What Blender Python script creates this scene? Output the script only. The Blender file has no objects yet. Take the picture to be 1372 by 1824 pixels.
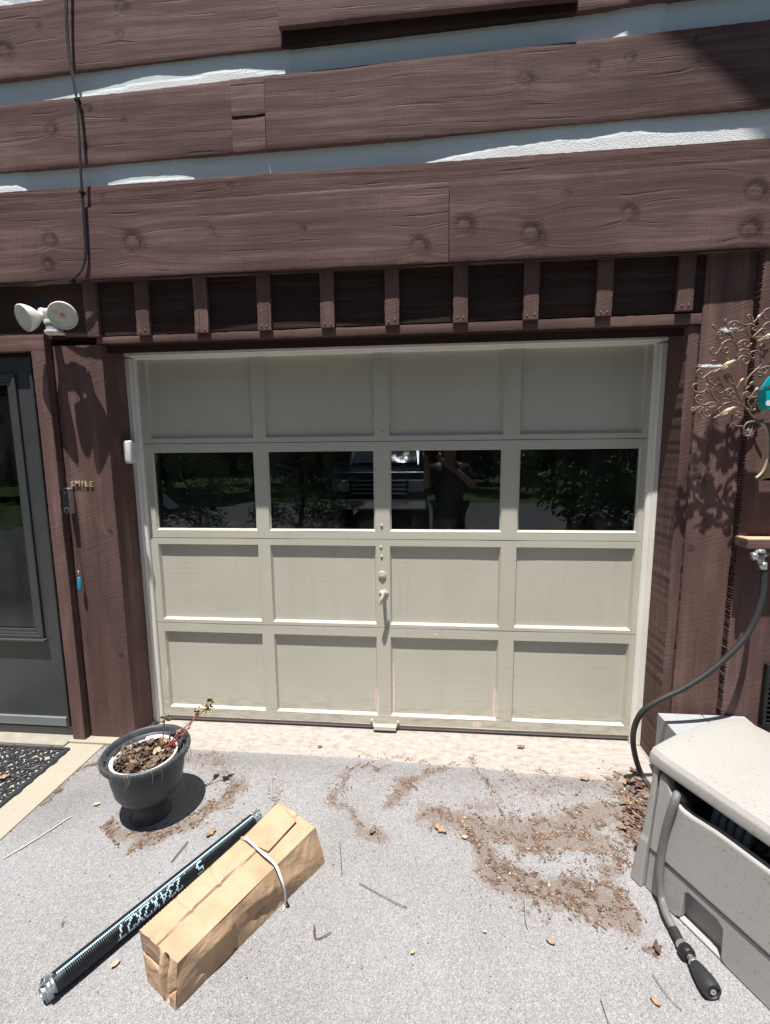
import bpy, bmesh, math, random
import numpy as np
from mathutils import Vector, Matrix, noise as mnoise
random.seed(7)
rng = np.random.default_rng(11)
S = bpy.context.scene
COL = S.collection
# ------------------------------------------------------------------ camera
FPX = 810.38
CAM = np.array([0.2321, -2.4968, 1.5778])
def _rot(y, p, r):
    cy, sy = math.cos(y), math.sin(y); cp, sp = math.cos(p), math.sin(p)
    f = np.array([sy*cp, cy*cp, -sp]); rt = np.array([cy, -sy, 0.0]); up = np.cross(rt, f)
    cr, sr = math.cos(r), math.sin(r)
    return np.array([rt*cr+up*sr, -rt*sr+up*cr, f])
RC = _rot(-0.0910, 0.1321, -0.0093)
cam_d = bpy.data.cameras.new("camera"); cam = bpy.data.objects.new("camera", cam_d); COL.objects.link(cam)
m = Matrix.Identity(4)
for i in range(3):
    m[i][0] = RC[0][i]; m[i][1] = RC[1][i]; m[i][2] = -RC[2][i]; m[i][3] = CAM[i]
cam.matrix_world = m
cam_d.sensor_fit = 'VERTICAL'; cam_d.sensor_height = 24.0; cam_d.lens = 24.0*FPX/1824.0
cam_d.clip_start = 0.02; cam_d.clip_end = 800
S.camera = cam
S.render.resolution_x = 770; S.render.resolution_y = 1024
# ------------------------------------------------------------------ light
SUNV = np.array([0.20, 1.0, -4.1]); SUNV /= np.linalg.norm(SUNV)     # travel direction
W = bpy.data.worlds.new("World"); S.world = W; W.use_nodes = True
wn = W.node_tree; bg = wn.nodes['Background']
sky = wn.nodes.new('ShaderNodeTexSky'); sky.sky_type = 'NISHITA'; sky.sun_disc = False
sky.sun_elevation = math.asin(-SUNV[2]); sky.sun_rotation = math.atan2(-SUNV[0], -SUNV[1])
sky.air_density = 1.0; sky.dust_density = 1.0
wn.links.new(sky.outputs[0], bg.inputs[0]); bg.inputs[1].default_value = 0.050
sl = bpy.data.lights.new("sun", 'SUN'); sl.energy = 5.0; sl.angle = math.radians(0.53); sl.color = (1.0, 0.955, 0.89)
so = bpy.data.objects.new("sun", sl); COL.objects.link(so); so.location = (0, -4, 12)
so.rotation_euler = Vector(SUNV).to_track_quat('-Z', 'Y').to_euler()
S.view_settings.view_transform = 'Standard'; S.view_settings.look = 'None'
S.view_settings.exposure = 0.76; S.view_settings.gamma = 1.0
# ------------------------------------------------------------------ measuring
G = -0.065                       # ground level
def ray(px, py):
    return np.array([(px-686)/FPX, (912-py)/FPX, 1.0]) @ RC
def U(px, py, ax, v):            # measured point of the photograph on a real plane (0 x, 1 y, 2 z)
    d = ray(px, py); return CAM + d*((v-CAM[ax])/d[ax])
# ------------------------------------------------------------------ helpers
def mesh_obj(name, verts, faces, mat=None, parent=None, smooth=False, mats=None, fmat=None):
    me = bpy.data.meshes.new(name)
    me.from_pydata([tuple(float(c) for c in v) for v in verts], [], faces)
    if mats:
        for x in mats: me.materials.append(x)
        if fmat is not None: me.polygons.foreach_set('material_index', fmat)
    elif mat: me.materials.append(mat)
    if smooth: me.polygons.foreach_set('use_smooth', [True]*len(me.polygons))
    me.update()
    o = bpy.data.objects.new(name, me); COL.objects.link(o)
    if parent is not None: o.parent = parent
    return o
class MB:
    def __init__(s): s.v = []; s.f = []; s.mi = []; s.cur = 0
    def add(s, vs, fs):
        n = len(s.v); s.v += [tuple(map(float, p)) for p in vs]; s.f += [tuple(i+n for i in f) for f in fs]; s.mi += [s.cur]*len(fs)
        return s
    def box(s, x0, x1, y0, y1, z0, z1, M=None):
        P = [(x0,y0,z0),(x1,y0,z0),(x1,y1,z0),(x0,y1,z0),(x0,y0,z1),(x1,y0,z1),(x1,y1,z1),(x0,y1,z1)]
        if M is not None: P = [M @ Vector(p) for p in P]
        return s.add(P, [(0,3,2,1),(4,5,6,7),(0,1,5,4),(1,2,6,5),(2,3,7,6),(3,0,4,7)])
    def tube(s, pts, r, n=8, cap=True):
        pts = [Vector(p) for p in pts]; N = len(pts)
        rr = r if hasattr(r, '__len__') else [r]*N
        vs = []; up = None
        for i, p in enumerate(pts):
            t = (pts[min(i+1, N-1)]-pts[max(i-1, 0)])
            if t.length < 1e-9: t = Vector((0, 0, 1))
            t.normalize()
            if up is None:
                up = Vector((0, 0, 1)) if abs(t.z) < .9 else Vector((1, 0, 0))
            a = up - t*up.dot(t)
            if a.length < 1e-6: a = t.orthogonal()
            a.normalize(); up = a; b = t.cross(a)
            for k in range(n):
                an = 2*math.pi*k/n; vs.append(p+(a*math.cos(an)+b*math.sin(an))*rr[i])
        fs = []
        for i in range(N-1):
            for k in range(n):
                k2 = (k+1) % n; fs.append((i*n+k, i*n+k2, (i+1)*n+k2, (i+1)*n+k))
        if cap: fs += [tuple(range(n-1, -1, -1)), tuple((N-1)*n+k for k in range(n))]
        return s.add(vs, fs)
    def lathe(s, prof, n=32, M=None, flute=None):
        vs = []; fs = []
        for (r, z) in prof:
            for k in range(n):
                a = 2*math.pi*k/n; q = r*(1 if flute is None else flute(a, z))
                p = Vector((q*math.cos(a), q*math.sin(a), z)); vs.append(M @ p if M is not None else p)
        for i in range(len(prof)-1):
            for k in range(n):
                k2 = (k+1) % n; fs.append((i*n+k, i*n+k2, (i+1)*n+k2, (i+1)*n+k))
        return s.add(vs, fs)
    def prism(s, poly, y0, y1):    # polygon in x,z extruded along y
        n = len(poly); vs = [(p[0], y0, p[1]) for p in poly]+[(p[0], y1, p[1]) for p in poly]
        fs = [tuple(range(n)), tuple(range(2*n-1, n-1, -1))]+[(i, (i+1) % n+0, (i+1) % n+n, i+n)[::-1] for i in range(n)]
        return s.add(vs, fs)
    def build(s, name, mat=None, parent=None, smooth=False, bevel=0, seg=2, mats=None, fix=True):
        o = mesh_obj(name, s.v, s.f, mat, parent, smooth, mats, s.mi if mats else None)
        if fix:
            bm = bmesh.new(); bm.from_mesh(o.data); bmesh.ops.recalc_face_normals(bm, faces=bm.faces); bm.to_mesh(o.data); bm.free()
        if bevel:
            b = o.modifiers.new('bevel', 'BEVEL'); b.width = bevel; b.segments = seg; b.limit_method = 'ANGLE'; b.angle_limit = math.radians(35)
        return o
def tag(o, label=None, cat=None, group=None, kind=None):
    if label: o['label'] = label
    if cat: o['category'] = cat
    if group: o['group'] = group
    if kind: o['kind'] = kind
    return o
def empty(name, loc, label, cat, group=None):
    o = bpy.data.objects.new(name, None); COL.objects.link(o); o.empty_display_size = .1
    # children are written in world coordinates, so the empty keeps its place through a parent inverse
    o.location = loc; return tag(o, label, cat, group)
def under(o, root):              # parent keeping world placement
    o.parent = root; o.matrix_parent_inverse = Matrix.Translation(Vector(root.location)).inverted(); return o
def smoothpath(P, sub=6):
    P = [Vector(tuple(map(float, p))) for p in P]; out = []
    for i in range(len(P)-1):
        a = P[max(i-1, 0)]; b = P[i]; c = P[i+1]; d = P[min(i+2, len(P)-1)]
        for k in range(sub):
            t = k/sub; out.append(.5*((2*b)+(c-a)*t+(2*a-5*b+4*c-d)*t*t+(3*b-a-3*c+d)*t**3))
    out.append(P[-1]); return out
def nz(x, y, z=0.0): return mnoise.noise(Vector((x, y, z)))
def lin(hexs):
    h = hexs.lstrip('#'); return tuple(((int(h[i:i+2], 16)/255)**2.2) for i in (0, 2, 4))
# ------------------------------------------------------------------ materials
class NT:
    def __init__(s, name, rough=.6, spec=.5, metal=0):
        s.m = bpy.data.materials.new(name); s.m.use_nodes = True; s.t = s.m.node_tree
        s.b = s.t.nodes['Principled BSDF']; s.b.inputs['Roughness'].default_value = rough
        s.b.inputs['Specular IOR Level'].default_value = spec; s.b.inputs['Metallic'].default_value = metal
    def n(s, typ, **kw):
        x = s.t.nodes.new(typ)
        for k, v in kw.items(): setattr(x, k, v)
        return x
    def put(s, inp, v):
        if isinstance(v, bpy.types.NodeSocket): s.t.links.new(v, inp)
        else: inp.default_value = v
    def obj(s): return s.n('ShaderNodeTexCoord').outputs['Object']
    def attr(s, name, out='Vector'): return s.n('ShaderNodeAttribute', attribute_name=name).outputs[out]
    def mapv(s, v, scale=(1,1,1), rot=(0,0,0), loc=(0,0,0)):
        x = s.n('ShaderNodeMapping'); s.put(x.inputs['Vector'], v); x.inputs['Scale'].default_value = scale
        x.inputs['Rotation'].default_value = rot; x.inputs['Location'].default_value = loc; return x.outputs[0]
    def noise(s, v, scale, detail=4, rough=.55, out=0, dist=0):
        x = s.n('ShaderNodeTexNoise'); s.put(x.inputs['Vector'], v); x.inputs['Scale'].default_value = scale
        x.inputs['Detail'].default_value = detail; x.inputs['Roughness'].default_value = rough; x.inputs['Distortion'].default_value = dist
        return x.outputs[out]
    def voro(s, v, scale, feature='F1', out=0):
        x = s.n('ShaderNodeTexVoronoi', feature=feature); s.put(x.inputs['Vector'], v); x.inputs['Scale'].default_value = scale; return x.outputs[out]
    def ramp(s, v, stops):
        x = s.n('ShaderNodeValToRGB'); s.put(x.inputs[0], v); e = x.color_ramp.elements
        while len(e) < len(stops): e.new(.5)
        for el, (p, c) in zip(e, stops):
            el.position = p; el.color = (*c, 1) if hasattr(c, '__len__') else (c, c, c, 1)
        return x.outputs[0]
    def mix(s, f, a, b, mode='MIX'):
        x = s.n('ShaderNodeMix', data_type='RGBA', blend_type=mode); s.put(x.inputs[0], f)
        for i, v in ((6, a), (7, b)):
            if hasattr(v, '__len__') and not isinstance(v, bpy.types.NodeSocket): v = (*v[:3], 1)
            s.put(x.inputs[i], v)
        return x.outputs[2]
    def math(s, op, a, b=0.0, clamp=False):
        x = s.n('ShaderNodeMath', operation=op, use_clamp=clamp); s.put(x.inputs[0], a); s.put(x.inputs[1], b); return x.outputs[0]
    def bump(s, h, dist=.002, strength=1.0, prev=None):
        x = s.n('ShaderNodeBump'); x.inputs['Distance'].default_value = dist; x.inputs['Strength'].default_value = strength
        s.put(x.inputs['Height'], h)
        if prev is not None: s.put(x.inputs['Normal'], prev)
        return x.outputs[0]
    def fin(s, col=None, rough=None, normal=None):
        if col is not None: s.put(s.b.inputs['Base Color'], (*col, 1) if isinstance(col, tuple) else col)
        if rough is not None: s.put(s.b.inputs['Roughness'], rough)
        if normal is not None: s.put(s.b.inputs['Normal'], normal)
        return s.m
def simple(name, col, rough=.5, metal=0, var=.12, scale=20, bump=.0006, bs=60, spec=.5):
    t = NT(name, rough, spec, metal); o = t.obj()
    nn = t.noise(o, scale, 5, .6)
    c = t.mix(t.math('MULTIPLY', nn, 1.0), tuple(c*(1-var*1.6) for c in col), tuple(min(1, c*(1+var*1.2)) for c in col))
    h = t.noise(o, bs, 4, .6)
    rg = t.math('ADD', t.math('MULTIPLY', nn, .2), rough-.1)
    return t.fin(c, rg, t.bump(h, bump))
def wood(name, d, l, saw=1.0, sawdir=0.12, worn=.5, sc=34, fs_=1.0):
    # gw = (along, grain-warped across, knot mask) ; rough sawn stained timber
    t = NT(name, .8, .25); g = t.attr('gw'); raw = t.attr('uv2')
    streak = t.noise(t.mapv(g, (1.1, sc, 0)), 1.0, 8, .62)
    fine = t.noise(t.mapv(g, (7, 170, 0)), 1.0, 5, .6)
    broad = t.noise(t.mapv(raw, (1.7, 4, 1)), 1.3, 4, .6)
    sawn = t.noise(t.mapv(t.mapv(raw, (1, 1, 1), rot=(0, 0, sawdir)), (190, 3.0, 3)), 1.0, 3, .6)
    sep = t.n('ShaderNodeSeparateXYZ'); t.put(sep.inputs[0], g); knot = sep.outputs[2]
    f = t.math('ADD', t.math('MULTIPLY', streak, .55), t.math('MULTIPLY', fine, .25*fs_))
    f = t.math('ADD', f, t.math('MULTIPLY', broad, .3))
    c = t.ramp(f, [(.34, tuple(x*.72 for x in d)), (.5, d), (.66, l), (.85, tuple(min(1, x*1.25) for x in l))])
    crack = t.ramp(t.noise(t.mapv(g, (2.2, 60, 5)), 1.0, 2, .4), [(.30, 1.0), (.36, 0.0)])
    c = t.mix(t.math('MULTIPLY', crack, .25), c, tuple(x*.3 for x in d))
    speck = t.ramp(t.noise(t.mapv(raw, (70, 160, 9)), 1.0, 2, .5), [(.70, 0.0), (.76, 1.0)])
    patch = t.ramp(t.noise(t.mapv(raw, (3, 9, 2)), 1.0, 3, .6), [(.5, 0.0), (.7, 1.0)])
    c = t.mix(t.math('MULTIPLY', t.math('MULTIPLY', speck, patch), worn*.6), c, (.42, .30, .25))
    c = t.mix(t.math('MULTIPLY', t.math('SUBTRACT', sawn, .5), .5*saw), c, (0, 0, 0), 'MIX') if False else c
    sm = t.ramp(sawn, [(.36, .70), (.62, 1.10)])
    c = t.mix(t.math('MULTIPLY', t.ramp(t.noise(t.mapv(raw, (2, 5, 7)), 1.0, 3, .6), [(.35, .25), (.65, 1.0)]), min(1, .6*saw)), c, sm, 'MULTIPLY')
    sr = t.n('ShaderNodeSeparateXYZ'); t.put(sr.inputs[0], raw)
    wv = t.n('ShaderNodeTexWhiteNoise', noise_dimensions='1D'); t.put(wv.inputs['W'], sr.outputs[2])
    c = t.mix(1.0, c, t.ramp(wv.outputs['Value'], [(0.0, (.84, .82, .82)), (.5, (1.0, .97, .96)), (1.0, (1.10, 1.06, 1.05))]), 'MULTIPLY')
    c = t.mix(1.0, c, t.ramp(t.noise(t.mapv(raw, (.8, 3, 4)), 1.0, 5, .65), [(.3, (.78, .74, .74)), (.7, (1.15, 1.14, 1.14))]), 'MULTIPLY')
    kn = t.ramp(knot, [(0.0, 1.0), (.3, .70), (1.0, .20)])
    c = t.mix(1.0, c, kn, 'MULTIPLY')
    h = t.math('ADD', t.math('MULTIPLY', streak, 1.2), t.math('MULTIPLY', fine, .6))
    h = t.math('SUBTRACT', h, t.math('MULTIPLY', crack, .8))
    n1 = t.bump(h, .0018*fs_)
    n2 = t.bump(sawn, .0020*saw+.0002, 1.0, n1)
    return t.fin(c, None, n2)
M = {}
M['wood'] = wood('stained_rough_sawn_wood', (.132, .080, .073), (.250, .167, .154), .6, .12, .6, 27, .7)
M['wood_v'] = wood('stained_post_wood', (.142, .088, .079), (.252, .169, .153), .85, .30, .7, 13, .45)
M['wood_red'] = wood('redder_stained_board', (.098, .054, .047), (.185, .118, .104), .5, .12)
M['wood_shade'] = wood('shade_darkened_wood', (.032, .018, .015), (.058, .034, .029), .6, .1, .3)  # shade of the sheltered boards put into the wood colour
def chink_mat():
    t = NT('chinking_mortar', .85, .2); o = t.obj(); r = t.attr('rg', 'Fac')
    n0 = t.noise(t.mapv(o, (2, 2, 8)), 1.5, 5, .6)
    c = t.mix(n0, (.60, .69, .72), (.72, .80, .82))
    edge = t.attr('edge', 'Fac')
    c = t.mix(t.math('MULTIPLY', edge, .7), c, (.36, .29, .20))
    c = t.mix(r, c, (.86, .88, .90))  # sunlit strip also brightened in the colour
    h = t.math('MULTIPLY', t.noise(o, 170, 5, .7), t.math('ADD', t.math('MULTIPLY', r, 1.0), .12))
    return t.fin(c, None, t.bump(h, .0032))
M['chink'] = chink_mat()
def paint_mat(name, col, chip=0.0, chipcol=(.62, .47, .37)):
    t = NT(name, .55, .4); o = t.obj()
    br = t.noise(t.mapv(o, (3, 3, 60)), 1.0, 5, .65); big = t.noise(o, 2.3, 4, .6)
    c = t.mix(big, tuple(x*.90 for x in col), tuple(x*1.06 for x in col))
    c = t.mix(t.math('MULTIPLY', t.ramp(t.noise(t.mapv(o, (5, 5, .8)), 1, 4, .6), [(.5, 0.0), (.75, 1.0)]), .22), c, tuple(x*y for x, y in zip(col, (.8, .78, .72))))
    drt = t.ramp(t.noise(t.mapv(o, (60, 60, 90)), 1.0, 2, .5), [(.71, 0.0), (.76, 1.0)])
    c = t.mix(t.math('MULTIPLY', drt, .35), c, (.16, .13, .09))
    if chip:
        sz_ = t.n('ShaderNodeSeparateXYZ'); t.put(sz_.inputs[0], o)
        low = t.math('MULTIPLY', t.math('SUBTRACT', .15, sz_.outputs[2], True), 9.0, True)
        gr = t.ramp(t.noise(t.mapv(o, (9, 9, 40)), 1.0, 6, .7), [(.45, 0.0), (.7, 1.0)])
        c = t.mix(t.math('MULTIPLY', t.math('MULTIPLY', low, gr), .55), c, (.20, .18, .12))
        drip = t.ramp(t.noise(t.mapv(o, (26, 26, 1.1)), 1.0, 5, .65), [(.56, 0.0), (.75, 1.0)])
        c = t.mix(t.math('MULTIPLY', drip, .16), c, (.30, .27, .20))
    h = t.math('ADD', br, t.math('MULTIPLY', t.noise(o, 90, 3, .6), .5))
    if chip:
        ck = 0.0
        for (cx, cz, rx, rz, s_) in ((-.052, .12, .014, .10, 1.0), (.042, .20, .011, .19, .95), (.632, .125, .015, .10, 1.05), (.40, .036, .30, .009, .85), (-.10, .032, .35, .006, .6), (.53, .0, .035, .022, .8), (-1.340, .25, .009, .07, .8), (1.0, .033, .35, .005, .55), (.25, -.024, .8, .006, .75), (-.75, .06, .5, .005, .4), (-.75, -.024, .5, .006, .6), (.29, .545, .02, .012, .7), (-1.395, .6, .01, .3, .5)):
            L_ = t.n('ShaderNodeVectorMath', operation='LENGTH'); t.put(L_.inputs[0], t.mapv(o, (1/rx, 0, 1/rz), loc=(-cx/rx, 0, -cz/rz)))
            ck = t.math('MAXIMUM', ck, t.math('MULTIPLY', t.math('SUBTRACT', 1.5, L_.outputs['Value'], True), .86*s_))
        k = t.ramp(t.math('ADD', ck, t.math('MULTIPLY', t.noise(t.mapv(o, (70, 70, 25)), 1, 4, .7), .6)), [(.78, 0.0), (.82, 1.0)])
        c = t.mix(k, c, t.mix(t.noise(t.mapv(o, (120, 120, 20)), 1, 3), chipcol, (.80, .72, .66)))
        h = t.math('SUBTRACT', h, t.math('MULTIPLY', k, .8))
    rg = t.math('ADD', t.math('MULTIPLY', big, .25), .42)
    return t.fin(c, rg, t.bump(h, .0006))
M['door'] = paint_mat('olive_beige_door_paint', (.535, .520, .445), 1.0)
M['trim'] = paint_mat('cream_trim_paint', (.82, .80, .75), 0)
M['cream'] = paint_mat('cream_concrete_paint', (.36, .33, .265), 0)
def ground_mat():
    t = NT('weathered_asphalt', .9, .25); o = t.obj(); dirt = t.attr('dirt', 'Fac'); conc = t.attr('conc', 'Fac'); dark = t.attr('darken', 'Fac')
    v = t.voro(o, 380, 'F1', 1); vb = t.n('ShaderNodeRGBToBW'); t.put(vb.inputs[0], v)
    v2 = t.n('ShaderNodeRGBToBW'); t.put(v2.inputs[0], t.voro(o, 190, 'F1', 1))
    mixv = t.math('ADD', t.math('MULTIPLY', vb.outputs[0], .6), t.math('MULTIPLY', v2.outputs[0], .4))
    c = t.ramp(mixv, [(.1, (.165, .165, .17)), (.35, (.245, .245, .253)), (.6, (.305, .305, .315)), (.85, (.42, .42, .435))])
    big = t.noise(o, 1.7, 5, .6)
    c = t.mix(.7, c, t.ramp(big, [(.3, (.86, .83, .80)), (.5, (1.0, .99, .98)), (.7, (1.1, 1.1, 1.12))]), 'MULTIPLY')
    pit = t.voro(o, 420, 'F1', 0)
    c = t.mix(.8, c, t.ramp(pit, [(.0, 1.06), (.6, 1.0), (.9, .5)]), 'MULTIPLY')
    c = t.mix(dark, c, t.mix(.85, c, (.16, .16, .16), 'MULTIPLY'))
    # mud washed over the surface
    dn = t.noise(o, 55, 8, .78)
    dk = t.ramp(t.math('ADD', dirt, t.math('MULTIPLY', t.math('SUBTRACT', dn, .5), 2.0)), [(.34, 0.0), (.66, 1.0)])
    dc = t.ramp(t.noise(o, 150, 4, .7), [(.3, (.09, .062, .048)), (.55, (.19, .14, .112)), (.75, (.33, .26, .20))])
    c = t.mix(t.math('MULTIPLY', dk, .72), c, dc)
    # concrete apron
    cn = t.noise(t.mapv(o, (1, 2, 1)), 16, 8, .72)
    cc = t.ramp(cn, [(.3, (.25, .215, .193)), (.5, (.355, .32, .295)), (.72, (.44, .41, .385))])
    cc = t.mix(.5, cc, t.ramp(t.noise(o, 220, 4, .7), [(.3, .75), (.7, 1.15)]), 'MULTIPLY')
    ce = t.ramp(t.math('ADD', conc, t.math('MULTIPLY', t.math('SUBTRACT', t.noise(o, 14, 6, .7), .5), .55)), [(.42, 0.0), (.58, 1.0)])
    c = t.mix(ce, c, t.mix(t.math('MULTIPLY', dk, .5), cc, dc))
    h = t.math('ADD', t.math('MULTIPLY', t.voro(o, 190, 'F1', 0), t.math('SUBTRACT', 1.0, t.math('MULTIPLY', ce, .8))), t.noise(o, 60, 4, .6))
    return t.fin(c, None, t.bump(h, .0035))
M['ground'] = ground_mat()
# ------------------------------------------------------------------ ground
def seg_d(P, pts):
    best = np.full(len(P), 9.0)
    for a, b in zip(pts[:-1], pts[1:]):
        a = np.array(a); b = np.array(b); ab = b-a; t = np.clip(((P-a)@ab)/max(ab@ab, 1e-9), 0, 1)
        best = np.minimum(best, np.linalg.norm(P-(a+t[:, None]*ab), axis=1))
    return best
def warp_xy(x, y): return (x+.060*nz(x*7, y*7, 1)+.022*nz(x*24, y*24, 2), y+.060*nz(x*7, y*7, 5)+.022*nz(x*24, y*24, 6))
def gpx(*pts): return [tuple(U(x, y, 2, G)[:2]) for x, y in pts]
STROKES = [  # dirt / litter: points in the photo, half width m, strength, pieces
    (gpx((770, 1455), (880, 1480), (960, 1475), (1090, 1455)), .07, .85, 420),
    (gpx((850, 1490), (890, 1560), (960, 1590), (1050, 1600), (1105, 1625)), .055, 1.0, 620),
    (gpx((900, 1480), (980, 1500), (1060, 1500)), .06, .9, 380),
    (gpx((1085, 1500), (1080, 1560), (1100, 1610)), .04, .8, 160),
    (gpx((1120, 1385), (1130, 1440), (1125, 1490)), .055, 1.0, 420),
    (gpx((1110, 1400), (1000, 1395), (890, 1400), (850, 1430)), .08, .5, 90),
    (gpx((610, 1380), (600, 1430), (650, 1480), (670, 1490)), .035, .7, 80),
    (gpx((620, 1370), (690, 1370)), .02, .6, 40),
    (gpx((700, 1440), (730, 1385), (790, 1375)), .03, .8, 120),
    (gpx((840, 1350), (850, 1380), (860, 1400)), .02, .7, 40),
    (gpx((200, 1465), (240, 1492), (290, 1485), (340, 1465)), .035, .95, 240),
    (gpx((350, 1465), (390, 1430), (430, 1400)), .04, .8, 170),
    (gpx((380, 1345), (420, 1390), (330, 1345)), .05, .5, 70),
    (gpx((0, 1400), (100, 1345), (150, 1330), (200, 1330)), .03, .6, 60),
    (gpx((20, 1475), (90, 1410), (185, 1345)), .018, .9, 170),
    (gpx((420, 1480), (490, 1440), (500, 1400)), .03, .45, 50),
    (gpx((640, 1346), (760, 1356), (1000, 1378)), .010, .6, 50),
    (gpx((1160, 1680), (1180, 1700)), .03, .5, 30),
    (gpx((1150, 1560), (1120, 1500)), .03, .5, 60),
]
def ground():
    def axis(a, b, fa, fb, step, coarse):
        xs = list(np.arange(fa, fb, step)); lo = list(np.arange(a, fa, coarse)); hi = list(np.arange(fb, b+coarse, coarse)); return np.array(lo+xs+hi)
    xs = axis(-9, 9, -2.3, 2.1, .015, .5); ys = axis(-12, .3, -1.9, -.0, .015, .5)
    nx, ny = len(xs), len(ys); X, Y = np.meshgrid(xs, ys); P = np.stack([X.ravel(), Y.ravel()], 1)
    Z = np.array([G+.0012*nz(x*1.7, y*1.7)+.0006*nz(x*9, y*9) if y > -2 else G for x, y in P])
    vs = np.column_stack([P, Z]); fs = []
    idx = np.arange(nx*ny).reshape(ny, nx)
    fs = np.stack([idx[:-1, :-1].ravel(), idx[:-1, 1:].ravel(), idx[1:, 1:].ravel(), idx[1:, :-1].ravel()], 1).tolist()
    o = mesh_obj('driveway', vs, fs, M['ground'], None, True)
    dirt = np.zeros(len(P))
    PW = np.array([warp_xy(x, y) if y > -1.7 and abs(x) < 2.4 else (x, y) for x, y in P])
    for pts, w, s, n in STROKES: dirt = np.maximum(dirt, s*np.clip(1.15-seg_d(PW, pts)/w*.6, 0, 1))
    nb = np.array([nz(x*2.1+5, y*2.1) for x, y in P]); dirt = np.clip(dirt+.16*nb*(P[:, 1] > -1.0), 0, 1)
    dirt = np.maximum(dirt, .36*np.clip(1.1-np.abs(P[:, 1]+.42)/.42, 0, 1)*(np.abs(P[:, 0]) < 2.2))
    conc = np.clip(.5+(P[:, 1]-(-.256-.075*np.clip(P[:, 0]+.1, 0, 1.3)/1.3))/.03, 0, 1)*(P[:, 0] > -1.46)*(P[:, 0] < 1.42)
    darken = np.clip(1-seg_d(P, gpx((90, 1430), (230, 1400)))/.28, 0, 1)*.30
    darken = np.maximum(darken, np.clip(1-seg_d(P, gpx((330, 1345), (1130, 1400)))/.12, 0, 1)*.25)
    darken = np.maximum(darken, np.clip((-1.75-P[:, 1]+.1*np.sin(P[:, 0]*5))/.5, 0, 1)*.85)  # unseen driveway darkened to cut bounce light and reflections
    for nme, a in (('dirt', dirt), ('conc', conc), ('darken', darken)):
        at = o.data.attributes.new(nme, 'FLOAT', 'POINT'); at.data.foreach_set('value', a.astype(np.float32))
    tag(o, kind='structure')
ground()
t = NT('grassy_earth', .95, .1); o_ = t.obj()
gm = t.fin(t.ramp(t.noise(o_, 3, 8, .7), [(.3, (.03, .055, .015)), (.6, (.06, .10, .03)), (.8, (.11, .12, .05))]), None, t.bump(t.noise(o_, 30, 5), .03))
o = mesh_obj('ground', [(-400, -400, G-.02), (400, -400, G-.02), (400, 400, G-.02), (-400, 400, G-.02)], [(0, 1, 2, 3)], gm); tag(o, kind='structure')

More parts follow.
